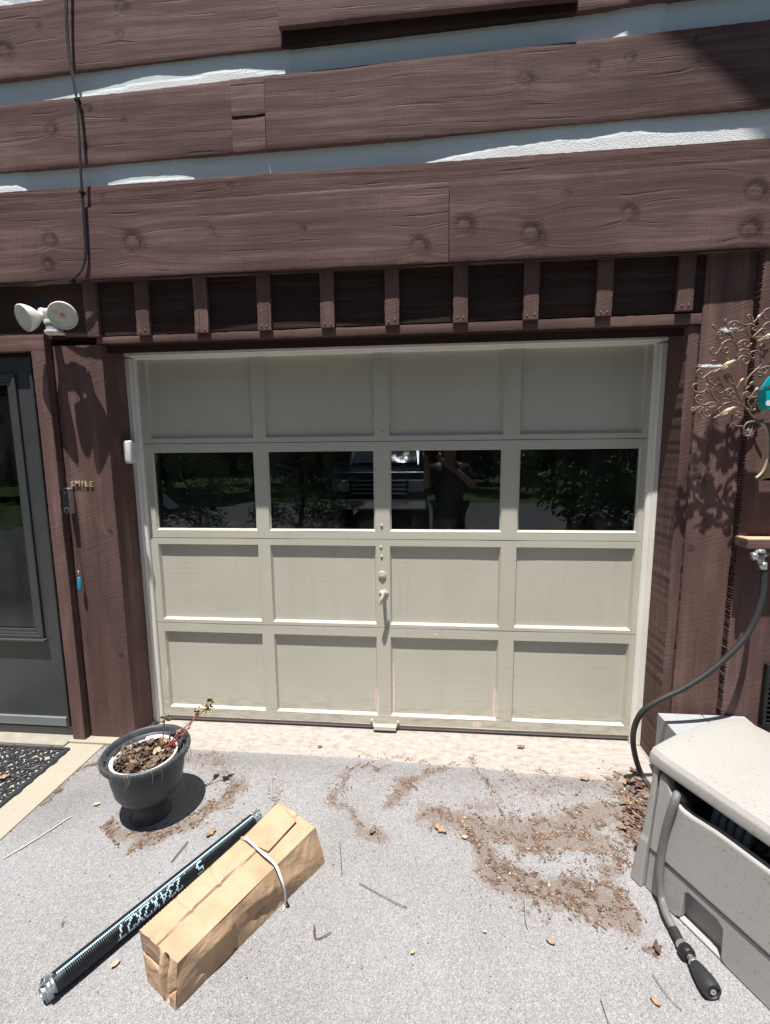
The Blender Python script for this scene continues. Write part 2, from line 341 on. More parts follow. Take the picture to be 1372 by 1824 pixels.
# ------------------------------------------------------------------ planks
def plank(name, u0, u1, v0, v1, face, depth, knots=(), vertical=False, mat='wood', parent=None, step=.011, amp=.004,
          rough=.0022, jag=None, seed=0.0, label=None, warp=.03, facef=None):
    """front face at y=face(-depth behind). v0/v1: functions of u (bottom/top, or left/right when vertical)."""
    f0 = v0 if callable(v0) else (lambda u, c=v0: c); f1 = v1 if callable(v1) else (lambda u, c=v1: c)
    h = abs(f1((u0+u1)/2)-f0((u0+u1)/2)); nu = max(4, int((u1-u0)/step)); nv = max(3, int(h/step))
    us = np.linspace(u0, u1, nu+1); vs = []; gw = []; uv2 = []
    for j in range(nv+1):
        tt = j/nv
        for i, u in enumerate(us):
            a, b = f0(u), f1(u); e = 0
            if j == 0: a += rough*nz(u*28, seed+3)+(jag(u, 0) if jag else 0)
            if j == nv: b += rough*nz(u*28, seed+7)+(jag(u, 1) if jag else 0)
            v = a+(b-a)*tt
            g = v+warp*.45*nz(u*.9, v*1.5, seed); k = 0; dy = 0
            for (ku, kv, kr) in knots:
                dx = (u-ku)/(kr*1.5); dv = (v-kv)/kr; r2 = dx*dx+dv*dv
                g += 1.35*kr*dv/(1+.6*r2)*math.exp(-r2*.06)
                d = math.sqrt((u-ku)**2+(v-kv)**2*1.25)/(kr*(1+.25*nz(u*18, v*18, 2)))
                if d < 2.3:
                    an = math.atan2(v-kv, u-ku); cres = .5+.5*math.cos(an-.6)
                    k = max(k, math.exp(-((d-1.05)/.20)**2)*(.35+.65*cres), .55*cres*math.exp(-((d-1.45)/.4)**2), .22*(.5+.5*math.cos(d*16))*(d < 1))
                dy -= .0022*math.exp(-(d-1.0)**2*30)
            y = (facef(u, v) if facef else face)-amp*nz(u*2.2, v*3+seed, seed)-.0006*nz(u*3, g*55, seed)-dy
            if j in (0, nv): y += .0015
            vs.append((u, y, v)); gw.append((u+seed*3.1, g, k)); uv2.append((u+seed, v, seed))
    n = nu+1; fs = [(j*n+i, j*n+i+1, (j+1)*n+i+1, (j+1)*n+i) for j in range(nv) for i in range(nu)]
    per = [i for i in range(n)]+[(j)*n+nu for j in range(1, nv+1)]+[nv*n+i for i in range(nu-1, -1, -1)]+[j*n for j in range(nv-1, 0, -1)]
    N = len(vs); L = len(per); ring_start = N
    R = 5 if depth > .03 else 2
    for r in range(1, R):
        for q, i in enumerate(per):
            p = vs[i]; dd = depth*r/(R-1); yb = (facef(p[0], p[2]) if facef else face)+dd
            vs.append((p[0], yb if r == R-1 else p[1]+dd*.98, p[2])); gw.append((gw[i][0], gw[i][1]+dd, gw[i][2])); uv2.append((uv2[i][0]+.01*0, uv2[i][1]+dd, 0))
    def idx(r, q): return per[q % L] if r == 0 else ring_start+(r-1)*L+q % L
    for r in range(R-1):
        for q in range(L): fs.append((idx(r, q), idx(r+1, q), idx(r+1, q+1), idx(r, q+1)))
    if vertical: vs = [(v, y, u) for (u, y, v) in vs]; fs = [f[::-1] for f in fs]
    o = mesh_obj(name, vs, fs, M[mat] if isinstance(mat, str) else mat, None, False)
    o.data.polygons.foreach_set('use_smooth', [True]*len(fs)); o.data.set_sharp_from_angle(angle=math.radians(42))
    for nme, dat in (('gw', gw), ('uv2', uv2)):
        a = o.data.attributes.new(nme, 'FLOAT_VECTOR', 'POINT'); a.data.foreach_set('vector', np.array(dat, dtype=np.float32).ravel())
    if parent is not None: under(o, parent)
    if label: o['label'] = label
    return o
def line(p, q, y):               # z as a function of x through two photo points on plane y
    a = U(*p, 1, y); b = U(*q, 1, y); k = (b[2]-a[2])/(b[0]-a[0]); return lambda x: a[2]+k*(x-a[0])
def xat(px, py, y): return float(U(px, py, 1, y)[0])
def kn(px, py, r, y): a = U(px, py, 1, y); return (a[0], a[2], r*1.15)
wall = empty('house_wall', (0, 0, 0), 'dark brown log house wall with pale chinking and a heavy beam above the garage door', 'wall')
YF = -.272
XL, XR = -3.4, 3.2
Dt = line((0, 380), (1372, 284), YF); Db = line((0, 503), (1372, 438), YF)
xj = xat(800, 400, YF)
plank('fascia_beam', XL, xj-.0015, Db, Dt, YF, .12, [kn(235, 433, .035, YF), kn(88, 430, .025, YF), kn(85, 473, .022, YF), kn(375, 411, .012, YF), kn(540, 410, .01, YF), kn(745, 440, .03, YF)], parent=wall, seed=1.3, label='left length of the heavy beam above the garage door')
plank('fascia_beam', xj+.0015, XR, Db, Dt, YF-.002, .12, [kn(826, 403, .03, YF), kn(945, 420, .036, YF), kn(1120, 382, .024, YF), kn(1345, 342, .032, YF), kn(1333, 410, .03, YF), kn(1010, 345, .012, YF)], parent=wall, seed=4.7, label='right length of the heavy beam with large knots')
YC = -.256
plank('log_plank', XL, XR, lambda x: Dt(x)-.03, line((0, 343), (1372, 246), YC), YC, .1, [kn(410, 332, .01, YC), kn(180, 352, .008, YC)], parent=wall, seed=8.1, mat='wood_red', label='narrow board resting above the heavy beam')
YB = -.262
Bb = line((0, 306), (1372, 190), YB); Bt = line((0, 188), (1372, 36), YB)
xb = xat(412, 180, YB); xb2 = xat(474, 230, YB)
zmid = lambda x: U(440, 206, 1, YB)[2]+0*x
plank('log_plank', XL, xb-.001, Bb, Bt, YB, .11, [kn(90, 233, .02, YB), kn(155, 195, .014, YB), kn(150, 262, .012, YB), kn(220, 218, .01, YB)], parent=wall, seed=11.2, label='left length of the middle log under the first white joint', warp=.07)
plank('log_plank', xb-.001, xb2-.002, Bb, lambda x: zmid(x)-.006, YB-.001, .11, parent=wall, seed=12.2, label='short stepped tongue of the middle log')
plank('log_plank', xb+.001, xb2+.0, zmid, Bt, YB-.004, .11, parent=wall, seed=13.2, label='notched end above the stepped tongue')
plank('log_plank', xb2+.0015, XR, Bb, Bt, YB-.003, .11, [kn(935, 142, .02, YB), kn(1057, 118, .016, YB), kn(1122, 104, .014, YB), kn(1240, 112, .012, YB), kn(1235, 70, .008, YB)], parent=wall, seed=14.2, label='right length of the middle log partly in deep shade', warp=.06)
YA = -.262
Ab = line((0, 141), (499, 83), YA); At = line((0, 10), (499, -60), YA)
xa = xat(500, 60, YA); xa2 = xat(1027, 15, YA)
plank('log_plank', XL, xa, Ab, At, YA, .11, [kn(215, 12, .02, YA), kn(212, 60, .012, YA), kn(5, 92, .03, YA), kn(70, 50, .01, YA)], parent=wall, seed=21.0, label='upper left log ending in a squared step', warp=.05)
A2 = line((500, 45), (1027, -8), YA-.04)
plank('log_plank', xa+.002, xa2-.002, A2, lambda x: A2(x)+.35, YA-.040, .028, parent=wall, seed=22.0, label='raised short log over a dark recess')
A3 = line((1027, 19), (1200, -6), YA)
plank('log_plank', xa2+.001, XR, A3, lambda x: A3(x)+.35, YA, .11, parent=wall, seed=23.0, label='upper right log at the top edge of the picture')
c1b = line((500, 84), (1025, 22), YA)
plank('recess_board', xa+.001, xa2-.001, lambda x: c1b(x)+.004, lambda x: A2(x)+.1, YA-.001, .03, parent=wall, seed=25, mat='wood_shade', step=.03, label='board set back between two logs, the recess shade put into its colour')
# log above (left top) – its chink shows at the very corner
plank('log_plank', XL, XR, lambda x: At(x)+.10, lambda x: At(x)+.4, YA+.005, .11, parent=wall, seed=27, step=.03, label='uppermost log above the picture')
# chinking sheets, bulging forward where the trowelled mortar catches the sun
def chink(zb, zt, lit, face, parent, seed, label):
    nu, nv = 1100, 16; vs = []; rg = []; ed = []
    xs = np.linspace(XL, XR, nu+1); pl = []
    for x in xs:
        a, b = zb(x)+.004, zt(x)-.004; h = b-a; L = -.008
        for (x0, x1, hh, k) in lit:
            if x0 < x < x1:
                q = (x-x0)/(x1-x0); L = max(L, hh*(min(1, q*k)**.8)*(min(1, (1-q)*6)**.6)*(1+.25*nz(x*5, seed)+.07*nz(x*24, seed)+.05*nz(x*110, seed)))
        pl.append((max(.006, (h-L)/4.1), L))
    for j in range(nv+1):
        for i, x in enumerate(xs):
            a, b = zb(x), zt(x); z = a-.01+(b-a+.03)*j/nv; p, L = pl[i]
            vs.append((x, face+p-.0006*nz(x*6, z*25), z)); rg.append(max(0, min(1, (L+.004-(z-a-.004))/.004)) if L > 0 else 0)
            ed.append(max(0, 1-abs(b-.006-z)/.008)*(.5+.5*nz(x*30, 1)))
    n = nu+1; fs = [(j*n+i, j*n+i+1, (j+1)*n+i+1, (j+1)*n+i) for j in range(nv) for i in range(nu)]
    o = mesh_obj('chinking', vs, fs, M['chink'], None, True); under(o, parent); o['label'] = label
    for nme, dat in (('rg', rg), ('edge', ed)):
        at = o.data.attributes.new(nme, 'FLOAT', 'POINT'); at.data.foreach_set('value', np.array(dat, dtype=np.float32))
X_ = lambda px, py: xat(px, py, -.25)
chink(lambda x: Bt(x)-.004, lambda x: (Ab(x) if x < xa else (c1b(x) if x < xa2 else A3(x)))+.006, [(X_(70, 150), X_(520, 130), .040, 2.0), (X_(1090, 60), X_(1190, 50), .026, 3)], YA-.003, wall, 3, 'upper band of pale chinking mortar')
CT = line((0, 343), (1372, 246), YC)
chink(lambda x: CT(x)-.004, lambda x: Bb(x)+.006, [(X_(-60, 330), X_(48, 335), .026, 3), (X_(190, 325), X_(345, 315), .013, 3), (X_(748, 290), X_(1800, 200), .054, 4.5)], YB-.002, wall, 9, 'lower band of pale chinking mortar')
chink(lambda x: At(x)-.004, lambda x: At(x)+.1, [(X_(-90, 0), X_(25, 5), .03, 3), (X_(40, 0), X_(80, 0), .01, 3)], YA-.003, wall, 15, 'highest band of pale chinking mortar at the top corner')
# board behind all logs
o = MB().box(XL, XR, -.18, .1, 2.75, 4.2).build('backing_wall', M['wood_shade']); under(o, wall); o['label'] = 'upper storey wall body behind the logs'

# board and batten band under the beam
o = plank('panel_board', -2.6, 2.0, lambda x: 2.177+(x+1.45)*.0055, lambda x: Db(x)+.05, -.213, .05, parent=wall, seed=31, mat='wood_shade', step=.025, label='flat shaded board behind the battens')
for i, (xc, zb) in enumerate(((-1.453, 2.170), (-1.183, 2.1705), (-.877, 2.1722), (-.557, 2.173), (-.244, 2.175), (.068, 2.1777), (.390, 2.178), (.713, 2.180), (1.038, 2.185), (1.389, 2.196))):
    w = .034+.002*nz(i*3.3, 1)
    plank('batten', zb, 2.50, xc-w-.003*nz(i, 5), xc+w+.003*nz(i, 8), -.236, .026, vertical=True, mat='wood_v', parent=wall, seed=40+i*1.7, step=.008, amp=.003, facef=None)
hd = lambda x: 2.186+.004*nz(x*2, 3)
plank('lintel_board', -1.45, 1.475, lambda x: 2.1385+.002*(x+1.45)/2.9, lambda x: 2.170+(x+1.45)*.0055+.002*nz(x*5, 3), -.2165, .15, parent=wall, seed=51, mat='wood_v', step=.009, amp=.002, label='lintel board over the garage opening')
M['nail'] = simple('rusty_nail', (.22, .17, .14), .6, .2)
Rn = random.Random(9)
for xc, zb in ((-1.183, 2.1705), (-.877, 2.1722), (-.557, 2.173), (-.244, 2.175), (.068, 2.1777), (.390, 2.178), (.713, 2.180), (1.038, 2.185), (1.389, 2.196)):
    for dx in (-.014, .015):
        nm = MB(); nm.lathe([(.0001, -.0022), (.0032, -.0016), (.0036, .0)], 8, Matrix(((1, 0, 0, xc+dx+Rn.uniform(-.004, .004)), (0, 0, 1, -.2375), (0, 1, 0, zb+.018+Rn.uniform(-.004, .006)))+((0, 0, 0, 1),)) if False else Matrix(((1, 0, 0, xc+dx+Rn.uniform(-.004, .004)), (0, 0, 1, -.2375), (0, 1, 0, zb+.018+Rn.uniform(-.004, .006)), (0, 0, 0, 1))))
        under(nm.build('nail', M['nail'], smooth=True), wall)
# soffit / jamb lining of the opening
LN = MB().box(-1.455, 1.455, -.199, .05, 2.1375, 2.16)
o_p = MB().box(-2.6, 2.0, -.164, -.16, 2.10, 2.5).build('panel_backing', M['wood_shade']); under(o_p, wall)
o = LN.build('soffit_board', M['wood_shade']); under(o, wall)
# left of the door: SMILE post, groove, storm door post
plank('post_board', G+.0, 2.135, lambda z: -1.700+.002*nz(z*3, 5), lambda z: -1.434+.004*nz(z*2, 2), -.209, .22, [(1.15, -1.475, .012), (.45, -1.475, .012)], vertical=True, mat='wood_v', parent=wall, seed=61, step=.009, label='wide rough post board left of the garage door')
plank('jamb_board', G+.0, 2.1365, lambda z: 1.428+.002*nz(z*3, 3), lambda z: 1.474+.002*nz(z*3, 1), -.205, .22, vertical=True, mat='wood_v', parent=wall, seed=63, step=.009, label='narrow jamb board right of the garage door')
jagf = lambda u, s: (-.0075*(math.sin(u*470+2.5*nz(u*6, 2)) > .1)-.003*nz(u*90, 1) if s == 0 else 0)
plank('wall_board', G-.02, 2.52, lambda z: 1.4755+.002*nz(z*3, 6), lambda z: 1.690+.004*nz(z*2, 1), -.222, .06, [(1.42, 1.52, .016), (1.1, 1.50, .012)], vertical=True, mat='wood_v', parent=wall, seed=65, step=.009, label='rough sawn wall board right of the garage door')
plank('wall_board', G-.02, 2.52, lambda z: 1.694, lambda z: 2.02, -.258, .09, vertical=True, mat='wood_v', parent=wall, seed=68, step=.006, jag=jagf, amp=.005, label='proud wall board with saw notched edge behind the metal sculpture')
plank('wall_board', G-.02, 2.52, lambda z: 2.025, lambda z: 3.2, -.23, .06, vertical=True, mat='wood_v', parent=wall, seed=71, step=.02, label='wall board beyond the faucet')
def zig(u, s): return (.003*math.sin(u*240)+.003*nz(u*60, 4)) if s == 1 else .0
plank('casing_board', G+.0, 2.106, lambda z: -1.788, lambda z: -1.714+.003*nz(z*3, 8), -.246, .10, vertical=True, mat='wood_v', parent=wall, seed=74, step=.008, amp=.004, label='thick saw marked casing beside the storm door')
plank('casing_board', -3.0, -1.714, lambda x: 2.108, lambda x: 2.185+.002*nz(x*5, 3), -.248, .10, mat='wood', parent=wall, seed=77, step=.01, label='head casing above the storm door')
o = MB().box(-1.80, -1.66, -.155, .05, G, 2.5).build('groove_backing', M['wood_shade']); under(o, wall)
o = MB().box(-3.0, -1.62, -.214, -.165, 2.17, 2.6).build('panel_board', M['wood_shade']); under(o, wall)
# foundation sill
o = MB().box(-1.84, -1.42, -.262, .0, G-.05, G+.018).build('sill', M['cream'], None, bevel=.004); under(o, wall); o['label'] = 'cream painted concrete sill under the left posts'
# inside of the garage: closed dark room behind the door
gi = NT('dark_garage_interior', .9, .2).fin((.05, .045, .04))
r = MB()
r.box(-3.4, 3.2, 3.6, 3.65, G, 2.7); r.box(-3.45, -3.4, -.17, 3.6, G, 2.7); r.box(3.2, 3.25, -.17, 3.6, G, 2.7); r.box(-3.4, 3.2, -.16, 3.6, 2.6, 2.7); r.box(-3.4, 3.2, .06, 3.6, G-.12, G-.012)
r.box(-3.4, -3.0, -.17, 0, G, 2.7)
r.box(1.46, 3.2, -.15, .05, G, 2.6)
o = r.build('interior_shell', gi); under(o, wall)

# ------------------------------------------------------------------ garage door
gd = empty('garage_door', (0, 0, G), 'olive beige wooden panel garage door with four dark panes', 'garage door')
CX = [(-1.337, -.732), (-.660, -.050), (.030, .641), (.725, 1.348)]
def door_section(z0, z1, p0, p1, glass, seed, label):
    """rails and stiles at y=0, panels set back with a chamfered sticking"""
    xsL, xsR = -1.40, 1.40; vs = []; fs = []
    def quad(*p):
        n = len(vs); vs.extend(p); fs.append((n, n+1, n+2, n+3))
    def gridq(x0, x1, za, zb, y, nx, nz_):
        n = len(vs)
        for j in range(nz_+1):
            for i in range(nx+1):
                x = x0+(x1-x0)*i/nx; z = za+(zb-za)*j/nz_; vs.append((x, y+.0018*nz(x*2.3, z*3, seed), z))
        for j in range(nz_):
            for i in range(nx):
                a = n+j*(nx+1)+i; fs.append((a, a+1, a+nx+2, a+nx+1))
    Y0 = 0.0; D = .0185; ch = .009
    e = [xsL]+[c for ab in CX for c in ab]+[xsR]
    gridq(xsL, xsR, z0, p0, Y0, 150, 6); gridq(xsL, xsR, p1, z1, Y0, 150, 6)
    for i in range(0, len(e), 2):
        gridq(e[i], e[i+1], p0, p1, Y0, 6, 24)
    for (a, b) in CX:
        d = .012 if glass else D
        A = [(a, Y0, p0), (b, Y0, p0), (b, Y0, p1), (a, Y0, p1)]
        B = [(a+ch, d, p0+ch*1.1), (b-ch, d, p0+ch*1.1), (b-ch, d, p1-.003), (a+ch, d, p1-.003)]
        A2_ = [(a+.0015, .004, p0+.002), (b-.0015, .004, p0+.002), (b-.0015, .004, p1-.001), (a+.0015, .004, p1-.001)]
        for P, Q in ((A, A2_), (A2_, B)):
            for k in range(4):
                k2 = (k+1) % 4; quad(P[k], P[k2], Q[k2], Q[k])
        if not glass: gridq(a+ch, b-ch, p0+ch*1.1, p1-.003, d, 40, 28)
        else:
            C_ = [(x, .034, z) for (x, y, z) in B]
            for k in range(4):
                k2 = (k+1) % 4; quad(B[k], B[k2], C_[k2], C_[k])
    # edges of the section
    quad((xsL, 0, z0), (xsR, 0, z0), (xsR, .038, z0), (xsL, .038, z0)); quad((xsL, 0, z1), (xsR, 0, z1), (xsR, .038, z1), (xsL, .038, z1))
    if not glass: quad((xsL, .038, z0), (xsR, .038, z0), (xsR, .038, z1), (xsL, .038, z1))
    o = mesh_obj('door_section', vs, fs, M['door'])
    v = np.array(vs, dtype=float); chip = np.zeros(len(v))
    for (cx, cz, rx, rz, s) in ((-.046, .11, .010, .12, 1.0), (.040, .17, .008, .20, 1.0), (.632, .13, .014, .085, 1.1), (.46, .034, .20, .008, .9), (-.05, .03, .30, .005, .62), (1.0, .03, .3, .004, .55), (.53, .0, .03, .02, .55), (-1.345, .25, .006, .1, .55), (.63, -.03, .5, .006, .5), (-.8, .03, .4, .004, .5)):
        chip = np.maximum(chip, s*np.exp(-((v[:, 0]-cx)/rx)**2-((v[:, 2]-cz)/rz)**2))
    at = o.data.attributes.new('chip', 'FLOAT', 'POINT'); at.data.foreach_set('value', chip.astype(np.float32))
    under(o, gd); o['label'] = label; return o
s1 = door_section(1.6345, 2.16, 1.661, 2.125, False, 1, 'top door section mostly in shade')
s2 = door_section(1.0915, 1.6315, 1.135, 1.585, True, 2, 'door section holding the four dark panes')
s3 = door_section(.5735, 1.0885, .592, 1.052, False, 3, 'door section with the lock and handle')
s4 = door_section(-.028, .5705, .029, .517, False, 4, 'bottom door section with chipped paint')
t = NT('window_glass', .015, .5)
gb = t.n('ShaderNodeBsdfGlossy'); gb.inputs['Roughness'].default_value = .012; gb.inputs['Color'].default_value = (.86, .93, 1, 1)
tb = t.n('ShaderNodeBsdfTransparent'); tb.inputs['Color'].default_value = (.80, .84, .86, 1)
fr = t.n('ShaderNodeFresnel'); fr.inputs['IOR'].default_value = 1.62
dirt_n = t.n('ShaderNodeBsdfDiffuse'); dirt_n.inputs['Color'].default_value = (.5, .5, .5, 1)
ms = t.n('ShaderNodeMixShader'); t.put(ms.inputs[0], t.math('MULTIPLY', fr.outputs[0], 1.25)); t.t.links.new(tb.outputs[0], ms.inputs[1]); t.t.links.new(gb.outputs[0], ms.inputs[2])
ob_ = t.obj()
dz = t.n('ShaderNodeMixShader'); t.put(dz.inputs[0], t.math('MULTIPLY', t.ramp(t.noise(t.mapv(ob_, (6, 6, 2)), 1.0, 6, .7), [(.4, 0.0), (.8, 1.0)]), .05))
t.t.links.new(ms.outputs[0], dz.inputs[1]); t.t.links.new(dirt_n.outputs[0], dz.inputs[2])
t.t.links.new(dz.outputs[0], t.t.nodes['Material Output'].inputs[0]); M['glass'] = t.m
for i, (a, b) in enumerate(CX):
    o = MB().box(a+.005, b-.005, .0145, .0175, 1.137, 1.5835).build('window_pane', M['glass']); o.parent = s2
    o['label'] = ['leftmost dark pane with a pale patch', 'second dark pane reflecting a shrub', 'third dark pane reflecting the photographer', 'rightmost dark pane reflecting leaves'][i]
def sub(mb, name, mat, sec, **k):
    o = mb.build(name, mat, None, **k); o.parent = sec; return o
M['door_metal'] = simple('painted_hardware', (.50, .49, .40), .45, 0, .1, 40, .0008, 120)
def disc_y(mb, x, z, r, y0, y1, n=24, dome=0):
    prof = [(0.0001, y0-dome), (r*.6, y0-dome*.85), (r*.92, y0-dome*.3), (r, y0), (r, y1)]
    Mx = Matrix(((1, 0, 0, x), (0, 0, 1, 0), (0, 1, 0, z), (0, 0, 0, 1)))
    mb.lathe([(rr, yy) for rr, yy in prof], n, Mx); return mb
def pt(px, py, y=0): p = U(px, py, 1, y); return float(p[0]), float(p[2])
x, z = pt(681, 1024); mb = MB(); disc_y(mb, x, z, .0225, -.006, 0, 28, .003); disc_y(mb, x, z-.004, .008, -.0105, -.008, 16, .001); mb.box(x-.001, x+.001, -.0122, -.0100, z-.008, z+.001)
sub(mb, 'lock_cylinder', M['door_metal'], s3, smooth=False, bevel=.0008)
x, z = pt(684, 1056); mb = MB(); mb.lathe([(.0001, 0), (.026, 0), (.028, -.003), (.020, -.008), (.011, -.012), (.009, -.05)], 20, Matrix(((1, 0, 0, x), (0, 0, 1, 0), (0, .62, 0, z), (0, 0, 0, 1))))
mb.tube(smoothpath([(x+.017, -.052, z+.036), (x+.006, -.056, z+.012), (x-.008, -.060, z-.02), (x-.016, -.057, z-.05)]), [.006]*4+[.009]*5+[.0105]*5+[.009]*4+[.004], 10)
sub(mb, 'door_handle', M['door_metal'], s3, smooth=True)
for (px, py, sec) in ((679, 974, s3), (680, 991, s3), (682, 1136, s4), (678, 642, s1), (680, 936, s2), (681, 770, s1)):
    x, z = pt(px, py); mb = MB(); disc_y(mb, x, z, .0075, -.003, 0, 14, .0025); sub(mb, 'bolt', M['door_metal'], sec, smooth=True)
# lift bracket at bottom
mb = MB(); xa_, za_ = pt(663, 1284); xb_, zb_ = pt(709, 1287)
mb.tube(smoothpath([(xa_, -.004, za_+.004), (xa_+.012, -.006, za_-.012), (xa_+.02, -.022, za_-.02), (xb_-.02, -.022, za_-.02), (xb_-.012, -.006, zb_-.012), (xb_, -.004, zb_+.004)], 5), .0045, 8)
mb.box(xa_+.012, xb_-.010, -.028, -.001, za_-.040, za_-.018)
disc_y(mb, xa_-.001, za_+.003, .0095, -.004, 0, 14, .003); disc_y(mb, xb_+.002, zb_+.003, .0095, -.004, 0, 14, .003)
sub(mb, 'lift_handle', M['door_metal'], s4, bevel=.001)
M['rubber'] = simple('grey_rubber_seal', (.20, .19, .19), .5, 0, .2, 12)
o = MB().box(-1.392, 1.386, .0035, .034, -.052, -.028).build('bottom_seal', M['rubber'], None, bevel=.003); under(o, gd)
M['blackrub'] = simple('black_rubber', (.025, .025, .027), .55, 0, .1, 20)
o = MB().box(-1.388, 1.380, .008, .032, -.0645, -.052).build('bottom_gasket', M['blackrub'], None, bevel=.002); under(o, gd)
# pale bracket seen through the first pane
mb = MB(); P = [(290, 876), (320, 903), (300, 907), (291, 899)]; mb.prism([pt(a, b, .05) for a, b in P], .05, .056)
M['white'] = simple('white_plastic', (.74, .74, .76), .4, 0, .05, 20)
o = mb.build('glass_bracket', M['white']); o.parent = s2
# cream stop trim round the door
ft = empty('door_trim', (0, 0, G), 'cream painted wooden trim framing the garage door', 'trim')
def trimbar(name, pts, label):
    mb = MB(); 
    prof = [(0, .028), (0, -.022), (.006, -.030), (.030, -.030), (.034, -.024), (.052, -.018), (.056, -.012), (.056, .028)]
    n = 150; L = len(prof); vs = []
    a, b, side = pts
    for i in range(n+1):
        s = i/n; p = a+(b-a)*s
        for (w, y) in prof:
            wob = .0016*nz(p.x*3+p.z*3, w*9, side[0]); q = p+Vector((side[0]*w, 0, side[1]*w)); vs.append((q.x+wob*abs(side[0]), y+wob, q.z+wob*abs(side[1])))
    fs = [(i*L+k, i*L+k+1, (i+1)*L+k+1, (i+1)*L+k) for i in range(n) for k in range(L-1)]
    mb.add(vs, fs); o = mb.build(name, M['trim']); under(o, ft); o['label'] = label
trimbar('jamb_trim', (Vector((-1.438, 0, G+.004)), Vector((-1.438, 0, 2.1)), (1, 0)), 'left upright of the cream trim')
trimbar('jamb_trim', (Vector((1.431, 0, G+.004)), Vector((1.431, 0, 2.1)), (-1, 0)), 'right upright of the cream trim')
trimbar('head_trim', (Vector((-1.438, -.0015, 2.133)), Vector((1.431, -.0015, 2.137)), (0, -.62)), 'head piece of the cream trim')

# white sensor on the left trim
a = U(222, 805, 1, -.105)
mb = MB().box(-1.431, -1.386, -.112, -.064, a[2]-.064, a[2]+.064)
sen = mb.build('door_sensor', M['white'], None, bevel=.012, seg=4, smooth=True)
tag(sen, 'white rounded plastic sensor fixed beside the left cream trim', 'sensor')
o = MB().box(-1.426, -1.412, -.1145, -.108, a[2]-.048, a[2]+.052).build('sensor_cover', simple('glossy_white_strip', (.8, .82, .85), .2), None, bevel=.003); o.parent = sen
o = MB().box(-1.430, -1.398, -.064, -.031, a[2]-.05, a[2]+.05).build('mounting_bracket', M['white'], None, bevel=.003); o.parent = sen

# SMILE letters
def textmesh(ch, size, extr, name, mat, mtx):
    c = bpy.data.curves.new('tmp', 'FONT'); c.body = ch; c.size = size; c.extrude = extr; c.align_x = 'CENTER'; c.offset = size*.016
    to = bpy.data.objects.new('tmp', c); COL.objects.link(to); bpy.context.view_layer.update()
    me = bpy.data.meshes.new_from_object(to.evaluated_get(bpy.context.evaluated_depsgraph_get())); me.name = name
    bpy.data.objects.remove(to); me.transform(mtx); me.materials.clear(); me.materials.append(mat)
    o = bpy.data.objects.new(name, me); COL.objects.link(o); return o
M['brass'] = simple('pale_brass', (.80, .66, .40), .35, .6, .05, 40)
for ch, px, py in (('S', 129, 862), ('M', 138, 861.5), ('I', 147, 861.5), ('L', 154, 862), ('E', 163, 862.5)):
    p = U(px, py, 1, -.2145)
    mtx = Matrix.Translation((p[0], -.2145, p[2]-.013)) @ Matrix.Rotation(math.pi/2, 4, 'X')
    o = textmesh(ch, .040, .0025, 'letter', M['brass'], mtx)
    tag(o, 'small pale brass letter %s on the brown post left of the garage door' % ch, 'letter', 'brass letters spelling SMILE')
# doorbell + key cord
bx_, bz_ = float(U(119, 893, 1, -.25)[0]), float(U(119, 893, 1, -.25)[2])
M['black'] = simple('black_plastic', (.016, .016, .018), .38, 0, .05, 30, spec=.3)
M['silver'] = simple('brushed_silver', (.55, .56, .58), .3, .8, .06, 30)
db = MB().box(bx_-.018, bx_+.014, -.252, -.208, bz_-.070, bz_+.070).build('doorbell', M['silver'], None, bevel=.007, seg=3)
tag(db, 'slim black and silver doorbell on the brown post beneath the brass letters', 'doorbell')
o = MB().box(bx_-.0185, bx_+.0135, -.2545, -.2515, bz_-.070, bz_+.070).build('face_plate', M['black'], None, bevel=.002); o.parent = db
mb = MB(); disc_y(mb, bx_-.001, bz_-.046, .0135, -.2558, -.2540, 28, .0); o = mb.build('button', M['silver']); o.parent = db
mb = MB(); disc_y(mb, bx_-.001, bz_-.046, .0110, -.2566, -.2555, 28, .0006); o = mb.build('button_centre', M['black']); o.parent = db
mb = MB(); disc_y(mb, bx_-.001, bz_+.042, .0060, -.2560, -.2540, 20, .0006); o = mb.build('lens', simple('lens_glass', (.05, .07, .1), .05), smooth=True); o.parent = db
kc = empty('key_cord', tuple(U(124, 920, 1, -.24)), 'thin brown cord hanging from the doorbell with a blue pendant', 'cord')
mb = MB(); P0 = U(122, 912, 1, -.225); P1 = U(140, 1018, 1, -.235); P2 = U(127, 912, 1, -.225)
mb.tube(smoothpath([P0, (P0+P1)/2+np.array([.002, -.002, 0]), P1]), .0014, 6); mb.tube(smoothpath([P2, (P2+P1)/2+np.array([.004, .003, 0]), P1]), .0014, 6)
under(mb.build('cord', simple('brown_cord', (.09, .05, .04), .7), smooth=True), kc)
mb = MB(); mb.tube([P1+np.array([0, 0, .004]), P1-np.array([0, 0, .016])], .0045, 8)
under(mb.build('clasp', M['silver'], smooth=True), kc)
Pb = U(142, 1040, 1, -.235); mb = MB(); mb.lathe([(.0005, -.045), (.008, -.042), (.011, -.03), (.012, 0), (.009, .03), (.005, .038), (.0005, .04)], 14, Matrix.Translation(tuple(Pb)) @ Matrix.Diagonal((1, .6, 1, 1)))
under(mb.build('pendant', simple('blue_plastic', (.02, .22, .45), .35), smooth=True), kc)

